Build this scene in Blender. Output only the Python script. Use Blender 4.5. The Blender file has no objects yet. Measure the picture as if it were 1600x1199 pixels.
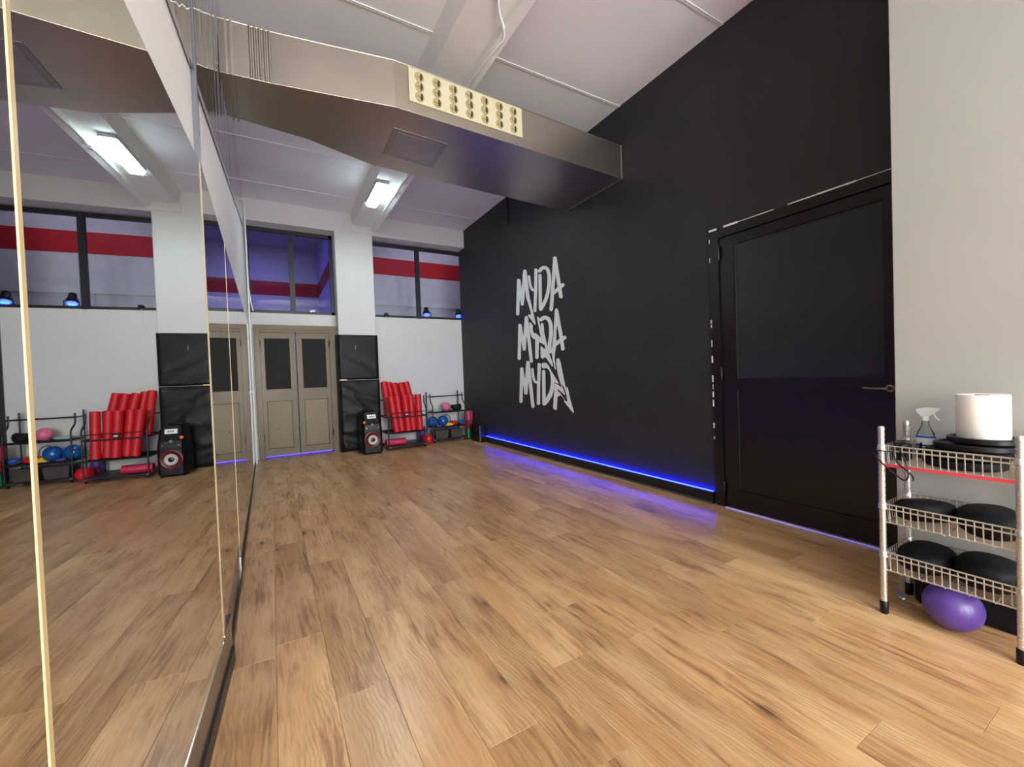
import bpy, math, random
from mathutils import Vector, Matrix, noise, Euler
random.seed(7)
SC = bpy.context.scene
COL = SC.collection

# ------------------------------------------------------------------ camera
cam_d = bpy.data.cameras.new('camera'); cam = bpy.data.objects.new('camera', cam_d); COL.objects.link(cam)
cam_d.sensor_fit = 'HORIZONTAL'; cam_d.sensor_width = 36.0; cam_d.lens = 651.04/1600*36.0
cam_d.clip_start = 0.02; cam_d.clip_end = 100
yaw, pit, rol = 0.5233, 0.0203, 0.0364
fwd = Vector((math.sin(yaw)*math.cos(pit), math.cos(yaw)*math.cos(pit), -math.sin(pit)))
rgt = Vector((math.cos(yaw), -math.sin(yaw), 0)); up_ = rgt.cross(fwd)
cr = rgt*math.cos(rol) - up_*math.sin(rol); cu = up_*math.cos(rol) + rgt*math.sin(rol)
M = Matrix.Identity(4)
for i in range(3):
    M[i][0] = cr[i]; M[i][1] = cu[i]; M[i][2] = -fwd[i]
M[0][3], M[1][3], M[2][3] = 0, 0, 1.15
cam.matrix_world = M
SC.camera = cam

# ------------------------------------------------------------------ world, light, exposure
SC.view_settings.view_transform = 'Standard'; SC.view_settings.look = 'None'
SC.view_settings.gamma = 1.0; SC.view_settings.use_curve_mapping = False
SC.view_settings.exposure = 0.42
W = bpy.data.worlds.new('world'); SC.world = W; W.use_nodes = True
W.node_tree.nodes['Background'].inputs[0].default_value = (.95, 0.985, 1.03, 1)
W.node_tree.nodes['Background'].inputs[1].default_value = 17.0
LAMP_W = 13.0        # each pair of tubes on the ceiling beam
HALL_BLUE = 30.0     # blue wash in the hall behind the windows
HALL_WHITE = 6.5

# key dimensions (metres)
R = 3.2186           # black wall
D1, D2 = 7.188, 7.45 # column face, window plane
H = 3.873
YB = -5.0            # wall behind the photographer
XW = 2.72            # white wall block
YW = 0.855

# ------------------------------------------------------------------ helpers
WL = {}
class MB:
    def __init__(s): s.v = []; s.f = []; s.mi = []; s.m = 0
    def face(s, idx): s.f.append(tuple(idx)); s.mi.append(s.m)
    def box(s, x0, x1, y0, y1, z0, z1):
        b = len(s.v)
        s.v += [(x0,y0,z0),(x1,y0,z0),(x1,y1,z0),(x0,y1,z0),(x0,y0,z1),(x1,y0,z1),(x1,y1,z1),(x0,y1,z1)]
        for q in ((3,2,1,0),(4,5,6,7),(0,1,5,4),(1,2,6,5),(2,3,7,6),(3,0,4,7)): s.face([b+i for i in q])
        return s
    def bbox(s, x0, x1, y0, y1, z0, z1, r):
        """box with chamfered vertical and horizontal edges: stacked rings"""
        r = min(r, (x1-x0)/2.01, (y1-y0)/2.01, (z1-z0)/2.01)
        def ring(i, z):
            a, b, c, d = x0+i, x1-i, y0+i, y1-i; k = r-i if i < r else 0
            k = r*0.6
            return [(a+k,c,z),(b-k,c,z),(b,c+k,z),(b,d-k,z),(b-k,d,z),(a+k,d,z),(a,d-k,z),(a,c+k,z)]
        rs = [ring(r, z0), ring(r*.3, z0+r*.3), ring(0, z0+r), ring(0, z1-r), ring(r*.3, z1-r*.3), ring(r, z1)]
        s.loft(rs, True)
        return s
    def loft(s, rings, caps=True, closed=True):
        b = len(s.v); n = len(rings[0])
        for r in rings: s.v += [tuple(p) for p in r]
        for i in range(len(rings)-1):
            for j in range(n if closed else n-1):
                k = (j+1) % n
                s.face([b+i*n+j, b+i*n+k, b+(i+1)*n+k, b+(i+1)*n+j])
        if caps:
            s.face([b+j for j in reversed(range(n))]); s.face([b+(len(rings)-1)*n+j for j in range(n)])
        return s
    def prism(s, poly, h0, h1, ax=2):
        """poly of 2D points extruded along axis ax"""
        def P(p, h):
            return {2:(p[0],p[1],h), 1:(p[0],h,p[1]), 0:(h,p[0],p[1])}[ax]
        return s.loft([[P(p,h0) for p in poly],[P(p,h1) for p in poly]])
    def tube(s, path, r, n=8, caps=True, closed=False):
        path = [Vector(p) for p in path]; rings = []
        m = len(path); prev = None
        for i, p in enumerate(path):
            if closed: t = path[(i+1)%m]-path[i-1]
            else: t = path[min(i+1,m-1)]-path[max(i-1,0)]
            t.normalize()
            if prev is None:
                a = Vector((0,0,1)) if abs(t.z) < .9 else Vector((1,0,0))
                u = t.cross(a).normalized()
            else:
                u = (prev - t*prev.dot(t)).normalized()
            prev = u; w = t.cross(u)
            rr = r[i] if isinstance(r, (list,tuple)) else r
            rings.append([p+u*(math.cos(2*math.pi*k/n)*rr)+w*(math.sin(2*math.pi*k/n)*rr) for k in range(n)])
        if closed: rings.append(rings[0]); caps = False
        return s.loft(rings, caps)
    def lathe(s, prof, c, ax=(0,0,1), n=24, caps=True):
        """prof: list of (radius, height) along axis ax from point c"""
        t = Vector(ax).normalized(); a = Vector((0,0,1)) if abs(t.z) < .9 else Vector((1,0,0))
        u = t.cross(a).normalized(); w = t.cross(u); c = Vector(c)
        rings = [[c+t*h+u*(math.cos(2*math.pi*k/n)*r)+w*(math.sin(2*math.pi*k/n)*r) for k in range(n)] for r, h in prof]
        return s.loft(rings, caps)
    def ball(s, c, r, n=24, m=14, sc=(1,1,1)):
        prof = [(max(1e-4, r*math.sin(math.pi*i/m)), -r*math.cos(math.pi*i/m)) for i in range(m+1)]
        b = len(s.v); s.lathe(prof, (0,0,0), n=n)
        for i in range(b, len(s.v)):
            p = s.v[i]; s.v[i] = (c[0]+p[0]*sc[0], c[1]+p[1]*sc[1], c[2]+p[2]*sc[2])
        return s
    def xf(s, mat, b=0):
        for i in range(b, len(s.v)): s.v[i] = tuple(mat @ Vector(s.v[i]))
        return s
    def build(s, name, mats, parent=None, loc=None, smooth=None):
        me = bpy.data.meshes.new(name)
        o3 = Vector(WL.get(parent.name, (0,0,0))) if parent else Vector(loc or (0,0,0))
        me.from_pydata([tuple(Vector(p)-o3) for p in s.v], [], s.f)
        ms = mats if isinstance(mats, (list,tuple)) else [mats]
        for m in ms: me.materials.append(m)
        if len(ms) > 1:
            for p, i in zip(me.polygons, s.mi): p.material_index = i
        import bmesh
        bm = bmesh.new(); bm.from_mesh(me); bmesh.ops.recalc_face_normals(bm, faces=bm.faces[:]); bm.to_mesh(me); bm.free()
        if smooth:
            me.polygons.foreach_set('use_smooth', [True]*len(me.polygons)); me.set_sharp_from_angle(angle=math.radians(smooth))
        o = bpy.data.objects.new(name, me); COL.objects.link(o)
        if parent: o.parent = parent
        else: o.location = o3
        WL[o.name] = tuple(o3)
        return o
def tag(o, label=None, cat=None, group=None, kind=None):
    if label: o['label'] = label
    if cat: o['category'] = cat
    if group: o['group'] = group
    if kind: o['kind'] = kind
    return o
def thing(name, label, cat, loc, group=None, kind=None):
    o = bpy.data.objects.new(name, None); COL.objects.link(o); o.location = loc; o.empty_display_size = .05
    WL[o.name] = tuple(loc)
    return tag(o, label, cat, group, kind)
def struct(o, label, cat=None): return tag(o, label, cat, None, 'structure')
def arc(c, r, a0, a1, n, pl='xz', k=0):
    out = []
    for i in range(n+1):
        a = math.radians(a0+(a1-a0)*i/n); p = (c[0]+r*math.cos(a), c[1]+r*math.sin(a))
        out.append({'xz':(p[0],k,p[1]), 'yz':(k,p[0],p[1]), 'xy':(p[0],p[1],k)}[pl])
    return out
def smooth_path(pts, it=2):
    pts = [Vector(p) for p in pts]
    for _ in range(it):
        q = [pts[0]]
        for a, b in zip(pts[:-1], pts[1:]): q += [a*.75+b*.25, a*.25+b*.75]
        q.append(pts[-1]); pts = q
    return pts

# ------------------------------------------------------------------ materials
def srgb(r, g, b):
    f = lambda c: ((c/255+.055)/1.055)**2.4 if c/255 > .04045 else c/255/12.92
    return (f(r), f(g), f(b), 1)
def mat(name, c, rough=.6, metal=0, var=.06, scale=6, bump=0, bscale=60, coat=0, spec=.5, emit=None, es=0, trans=0):
    m = bpy.data.materials.new(name); m.use_nodes = True; nt = m.node_tree; N = nt.nodes; L = nt.links
    b = N['Principled BSDF']
    tc = N.new('ShaderNodeTexCoord'); nz = N.new('ShaderNodeTexNoise'); nz.inputs['Scale'].default_value = scale; nz.inputs['Detail'].default_value = 3
    L.new(tc.outputs['Object'], nz.inputs['Vector'])
    rp = N.new('ShaderNodeValToRGB'); rp.color_ramp.elements[0].position = .3; rp.color_ramp.elements[1].position = .7
    rp.color_ramp.elements[0].color = tuple(max(0, x*(1-var)) for x in c[:3])+(1,); rp.color_ramp.elements[1].color = tuple(min(1, x*(1+var)) for x in c[:3])+(1,)
    L.new(nz.outputs['Fac'], rp.inputs[0]); L.new(rp.outputs[0], b.inputs['Base Color'])
    b.inputs['Roughness'].default_value = rough; b.inputs['Metallic'].default_value = metal
    b.inputs['Specular IOR Level'].default_value = spec; b.inputs['Coat Weight'].default_value = coat; b.inputs['Coat Roughness'].default_value = .1
    b.inputs['Transmission Weight'].default_value = trans
    if bump:
        n2 = N.new('ShaderNodeTexNoise'); n2.inputs['Scale'].default_value = bscale; n2.inputs['Detail'].default_value = 4
        L.new(tc.outputs['Object'], n2.inputs['Vector'])
        bp = N.new('ShaderNodeBump'); bp.inputs['Strength'].default_value = bump; bp.inputs['Distance'].default_value = .01
        L.new(n2.outputs['Fac'], bp.inputs['Height']); L.new(bp.outputs[0], b.inputs['Normal'])
    if emit:
        b.inputs['Emission Color'].default_value = emit; b.inputs['Emission Strength'].default_value = es
    return m
def glass_mat(name, tint, gloss=.08, rough=.02):
    m = bpy.data.materials.new(name); m.use_nodes = True; nt = m.node_tree; N = nt.nodes; L = nt.links
    N.remove(N['Principled BSDF']); out = N['Material Output']
    t = N.new('ShaderNodeBsdfTransparent'); t.inputs[0].default_value = tint
    g = N.new('ShaderNodeBsdfGlossy'); g.inputs['Roughness'].default_value = rough
    lw = N.new('ShaderNodeFresnel'); lw.inputs[0].default_value = 1.25
    mx = N.new('ShaderNodeMixShader'); L.new(lw.outputs[0], mx.inputs[0]); L.new(t.outputs[0], mx.inputs[1]); L.new(g.outputs[0], mx.inputs[2]); L.new(mx.outputs[0], out.inputs[0])
    return m
def mirror_mat(name, col, rough, bump=0):
    m = bpy.data.materials.new(name); m.use_nodes = True; nt = m.node_tree; N = nt.nodes; L = nt.links
    b = N['Principled BSDF']; b.inputs['Base Color'].default_value = col; b.inputs['Metallic'].default_value = 1; b.inputs['Roughness'].default_value = rough
    tc = N.new('ShaderNodeTexCoord')
    if bump:
        mp = N.new('ShaderNodeMapping'); mp.inputs['Scale'].default_value = (1, 2.6, .3); L.new(tc.outputs['Object'], mp.inputs[0])
        n2 = N.new('ShaderNodeTexNoise'); n2.inputs['Scale'].default_value = 2.2; n2.inputs['Detail'].default_value = 1; L.new(mp.outputs[0], n2.inputs['Vector'])
        bp = N.new('ShaderNodeBump'); bp.inputs['Strength'].default_value = 1; bp.inputs['Distance'].default_value = bump
        L.new(n2.outputs['Fac'], bp.inputs['Height']); L.new(bp.outputs[0], b.inputs['Normal'])
    else:
        nz = N.new('ShaderNodeTexNoise'); nz.inputs['Scale'].default_value = 3; L.new(tc.outputs['Object'], nz.inputs['Vector'])
        mr = N.new('ShaderNodeMapRange'); mr.inputs[3].default_value = rough*.6; mr.inputs[4].default_value = rough*1.4
        L.new(nz.outputs['Fac'], mr.inputs[0]); L.new(mr.outputs[0], b.inputs['Roughness'])
    return m
def emit_mat(name, col, s):
    m = bpy.data.materials.new(name); m.use_nodes = True; b = m.node_tree.nodes['Principled BSDF']
    b.inputs['Base Color'].default_value = (.8,.8,.8,1); b.inputs['Emission Color'].default_value = col; b.inputs['Emission Strength'].default_value = s
    return m
def wood_mat():
    m = bpy.data.materials.new('oak_laminate'); m.use_nodes = True; nt = m.node_tree; N = nt.nodes; L = nt.links
    b = N['Principled BSDF']
    tc = N.new('ShaderNodeTexCoord'); oi = N.new('ShaderNodeObjectInfo')
    off = N.new('ShaderNodeVectorMath'); off.operation = 'SCALE'; off.inputs[0].default_value = (37.0, 91.0, 53.0); L.new(oi.outputs['Random'], off.inputs['Scale'])
    add = N.new('ShaderNodeVectorMath'); add.operation = 'ADD'; L.new(tc.outputs['Object'], add.inputs[0]); L.new(off.outputs[0], add.inputs[1])
    # warp so that the grain curls round knots
    wn = N.new('ShaderNodeTexNoise'); wn.inputs['Scale'].default_value = 3.2; wn.inputs['Detail'].default_value = 2; L.new(add.outputs[0], wn.inputs['Vector'])
    ws = N.new('ShaderNodeVectorMath'); ws.operation = 'MULTIPLY_ADD'; ws.inputs[1].default_value = (.055, .10, 0); L.new(wn.outputs['Color'], ws.inputs[0]); L.new(add.outputs[0], ws.inputs[2])
    def mapped(sc):
        mp = N.new('ShaderNodeMapping'); mp.inputs['Scale'].default_value = sc; L.new(ws.outputs[0], mp.inputs[0]); return mp
    def nse(sc, det, ro=.5):
        n = N.new('ShaderNodeTexNoise'); n.inputs['Scale'].default_value = 1.0; n.inputs['Detail'].default_value = det; n.inputs['Roughness'].default_value = ro
        L.new(mapped(sc).outputs[0], n.inputs['Vector']); return n
    n1 = nse((52, 3.2, 1), 6, .68); n2 = nse((7, .9, 1), 3); n3 = nse((170, 9, 1), 2); nm = nse((7.5, 2.3, 3), 3, .6); nc = nse((5, 1.6, 9), 1)
    wv = N.new('ShaderNodeTexWave'); wv.wave_type = 'RINGS'; wv.rings_direction = 'Z'; wv.inputs['Scale'].default_value = 9.0; wv.inputs['Distortion'].default_value = 5; wv.inputs['Detail'].default_value = 3; wv.inputs['Detail Scale'].default_value = 1.6
    L.new(mapped((2.6, .55, 1)).outputs[0], wv.inputs['Vector'])
    # knots: only some voronoi cells carry one
    vo = N.new('ShaderNodeTexVoronoi'); vo.inputs['Scale'].default_value = 1.0; L.new(mapped((5.5, 2.6, 1)).outputs[0], vo.inputs['Vector'])
    def ramp(src, a, b_, c0=0, c1=1):
        r = N.new('ShaderNodeMapRange'); r.inputs[1].default_value = a; r.inputs[2].default_value = b_; r.inputs[3].default_value = c0; r.inputs[4].default_value = c1; L.new(src, r.inputs[0]); return r.outputs[0]
    def mx(a, b_, f, mode='MIX'):
        k = N.new('ShaderNodeMix'); k.data_type = 'RGBA'; k.blend_type = mode
        for v, i in ((f,0),(a,6),(b_,7)):
            if isinstance(v, (tuple, float, int)): k.inputs[i].default_value = v
            else: L.new(v, k.inputs[i])
        return k.outputs[2]
    def mul(a, b_):
        q = N.new('ShaderNodeMath'); q.operation = 'MULTIPLY'; L.new(a, q.inputs[0])
        if isinstance(b_, float): q.inputs[1].default_value = b_
        else: L.new(b_, q.inputs[1])
        return q.outputs[0]
    sepc = N.new('ShaderNodeSeparateColor'); L.new(vo.outputs['Color'], sepc.inputs[0])
    has = ramp(sepc.outputs[0], .62, .66)
    knot = mul(ramp(vo.outputs['Distance'], .05, .13, 1, 0), has); halo = mul(ramp(vo.outputs['Distance'], .10, .45, 1, 0), has)
    c_light, c_mid, c_dark, c_knot = srgb(218,178,130), srgb(196,150,102), srgb(142,100,66), srgb(96,66,46)
    mask = ramp(nm.outputs['Fac'], .46, .64)
    c = mx(c_light, c_mid, ramp(n2.outputs['Fac'], .38, .66))
    c = mx(c, c_mid, mul(mask, .7))
    c = mx(c, c_dark, mul(ramp(n1.outputs['Fac'], .44, .62), ramp(mask, 0, 1, .20, .98)))
    c = mx(c, c_dark, mul(mul(ramp(wv.outputs['Fac'], .55, .95), ramp(nc.outputs['Fac'], .50, .60)), .34))
    c = mx(c, c_dark, mul(ramp(n3.outputs['Fac'], .50, .72), .30))
    c = mx(c, c_dark, mul(mul(halo, ramp(n1.outputs['Fac'], .35, .6)), .8))
    c = mx(c, c_knot, mul(mul(knot, ramp(n1.outputs['Fac'], .30, .5)), .9))
    # whole-plank tone
    tone = N.new('ShaderNodeMapRange'); tone.inputs[3].default_value = .86; tone.inputs[4].default_value = 1.1; L.new(oi.outputs['Random'], tone.inputs[0])
    hs = N.new('ShaderNodeHueSaturation'); L.new(tone.outputs[0], hs.inputs['Value']); L.new(c, hs.inputs['Color']); hs.inputs['Saturation'].default_value = 1.0
    L.new(hs.outputs[0], b.inputs['Base Color'])
    rr = N.new('ShaderNodeMapRange'); rr.inputs[3].default_value = .24; rr.inputs[4].default_value = .34; L.new(n1.outputs['Fac'], rr.inputs[0]); L.new(rr.outputs[0], b.inputs['Roughness'])
    b.inputs['Specular IOR Level'].default_value = .5
    bp = N.new('ShaderNodeBump'); bp.inputs['Strength'].default_value = .15; bp.inputs['Distance'].default_value = .002; L.new(n3.outputs['Fac'], bp.inputs['Height']); L.new(bp.outputs[0], b.inputs['Normal'])
    return m

M_wood = wood_mat()
M_white = mat('white_wall_paint', srgb(209,208,203), .75, var=.03, scale=2, bump=.12, bscale=30)
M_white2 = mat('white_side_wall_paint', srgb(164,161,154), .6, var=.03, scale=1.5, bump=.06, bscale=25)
M_ceil = mat('ceiling_paint', srgb(240,238,238), .85, var=.03, scale=1.2)
M_beam = mat('beam_paint', srgb(234,232,228), .7, var=.03)
M_black = mat('black_wall_paint', srgb(42,42,44), .6, var=.12, scale=3, spec=.35, bump=.1, bscale=40)
M_blackgloss = mat('black_enamel', srgb(22,17,17), .3, var=.15)
M_blackpanel = mat('black_painted_glass', srgb(40,42,46), .32, var=.1)
M_blackwood = mat('black_skirting', srgb(20,17,18), .4, var=.15)
M_boardrefl = mat('black_board_floor_reflection', srgb(58,40,30), .3, var=.2, coat=.4)  # glossy black board; the brown of the reflected floor is put into its colour
M_mirror = mirror_mat('mirror_glass', (.80,.81,.77,1), .012)
M_film = mirror_mat('wavy_mirror_film', (.46,.46,.47,1), .04, .02)
M_edge2 = mat('mirror_edge_dull', srgb(150,132,96), .5, var=.1)
M_band = mat('mirror_wall_paint', srgb(236,234,226), .6, var=.02)
M_edge = mat('mirror_edge_beige', srgb(214,190,140), .35, var=.1)
M_chrome = mat('chrome', srgb(205,205,200), .2, metal=1, var=.04)
M_steel = mat('galvanised_steel', srgb(190,184,170), .36, metal=1, var=.06, scale=4)
M_cream = mat('cream_plastic', srgb(204,197,164), .55, var=.03)
M_nozzle = mat('nozzle_shaded_cream', srgb(176,160,118), .55)  # cream darkened to tan to carry the brown shading of the nozzle rings
M_slot = mat('dark_slot', srgb(70,52,34), .8)
M_winframe = mat('black_window_frame', srgb(22,21,24), .45, var=.1)
M_pane = glass_mat('window_pane', (.93,.94,.97,1))
M_clear = glass_mat('clear_plastic', (.90,.93,.94,1))
M_door = mat('bronze_aluminium', srgb(84,69,43), .42, metal=.2, var=.06, scale=3)
M_doorpanel = mat('bronze_panel', srgb(112,97,68), .45, metal=.15, var=.06, scale=3)
M_doorglass = mat('dark_door_glass', srgb(30,27,22), .5, var=.1, spec=.12)
M_vinyl = mat('black_vinyl', srgb(25,25,23), .45, spec=.2, var=.15, scale=5, bump=.25, bscale=14)
M_bplastic = mat('black_plastic', srgb(15,15,16), .35, spec=.3, var=.15)
M_bmatte = mat('black_fabric', srgb(17,17,18), .65, spec=.2, var=.25, scale=10, bump=.3, bscale=40)
M_tube = mat('black_powder_coat', srgb(22,21,22), .4, var=.1)
M_red = mat('red_foam', srgb(196,18,28), .5, var=.06, scale=20)
M_redball = mat('red_rubber', srgb(214,32,36), .3)
M_dkred = mat('crimson_rubber', srgb(150,20,40), .4)
M_pinkmat = mat('crimson_foam', srgb(178,20,66), .5)
M_pink = mat('pink_rubber', srgb(222,110,146), .35)
M_blue = mat('blue_rubber', srgb(22,84,150), .25)
M_bluedisc = mat('blue_vinyl', srgb(28,84,176), .4)
M_yellow = mat('yellow_vinyl', srgb(232,190,30), .45)
M_teal = mat('pale_teal_fabric', srgb(150,176,172), .7)
M_purple = mat('purple_rubber', srgb(88,62,142), .28, var=.05)
M_violet = mat('violet_foam', srgb(92,52,150), .5)
M_grey = mat('grey_rubber', srgb(120,116,112), .5)
M_green = mat('green_rubber', srgb(30,140,96), .5)
M_bin = mat('smoked_plastic', srgb(74,70,62), .25)
M_paper = mat('white_paper', srgb(238,234,226), .9, var=.02, bump=.1, bscale=120)
M_plwhite = mat('white_plastic', srgb(232,232,230), .35, var=.02)
M_label = mat('blue_print', srgb(40,90,190), .4)
M_logo = mat('white_wall_lettering', srgb(232,234,234), .5, var=.02)
M_redtape = mat('red_tape', srgb(214,60,74), .5, var=.1)
M_redcone = mat('dark_red_cone_ring', srgb(96,18,22), .4)
M_cone = mat('pale_speaker_cone', srgb(196,186,176), .45)
M_orange = mat('orange_plastic', srgb(232,110,30), .4)
M_chip = mat('bare_plaster_chip', srgb(222,220,214), .8)
M_stripe = mat('red_stripe_paint', srgb(188,14,30), .6)
M_hall = mat('hall_wall_paint', srgb(214,212,214), .8)
M_hallfloor = mat('hall_floor', srgb(120,116,118), .5)
M_led = emit_mat('blue_led_strip', (.001,.005,1,1), 60)
M_leakglow = emit_mat('blue_hall_leak_glow', (.012,.0,1,1), 2.2)  # added glow in place of blue hall light leaking under the double door
M_wire = mat('bright_wire', srgb(212,208,198), .3, metal=.78, var=.04)
M_tubelight = emit_mat('fluorescent_diffuser', (.72,.95,1,1), 14)
M_spotlens = emit_mat('blue_spot_lens', (.008,.03,1,1), 9)
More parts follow.
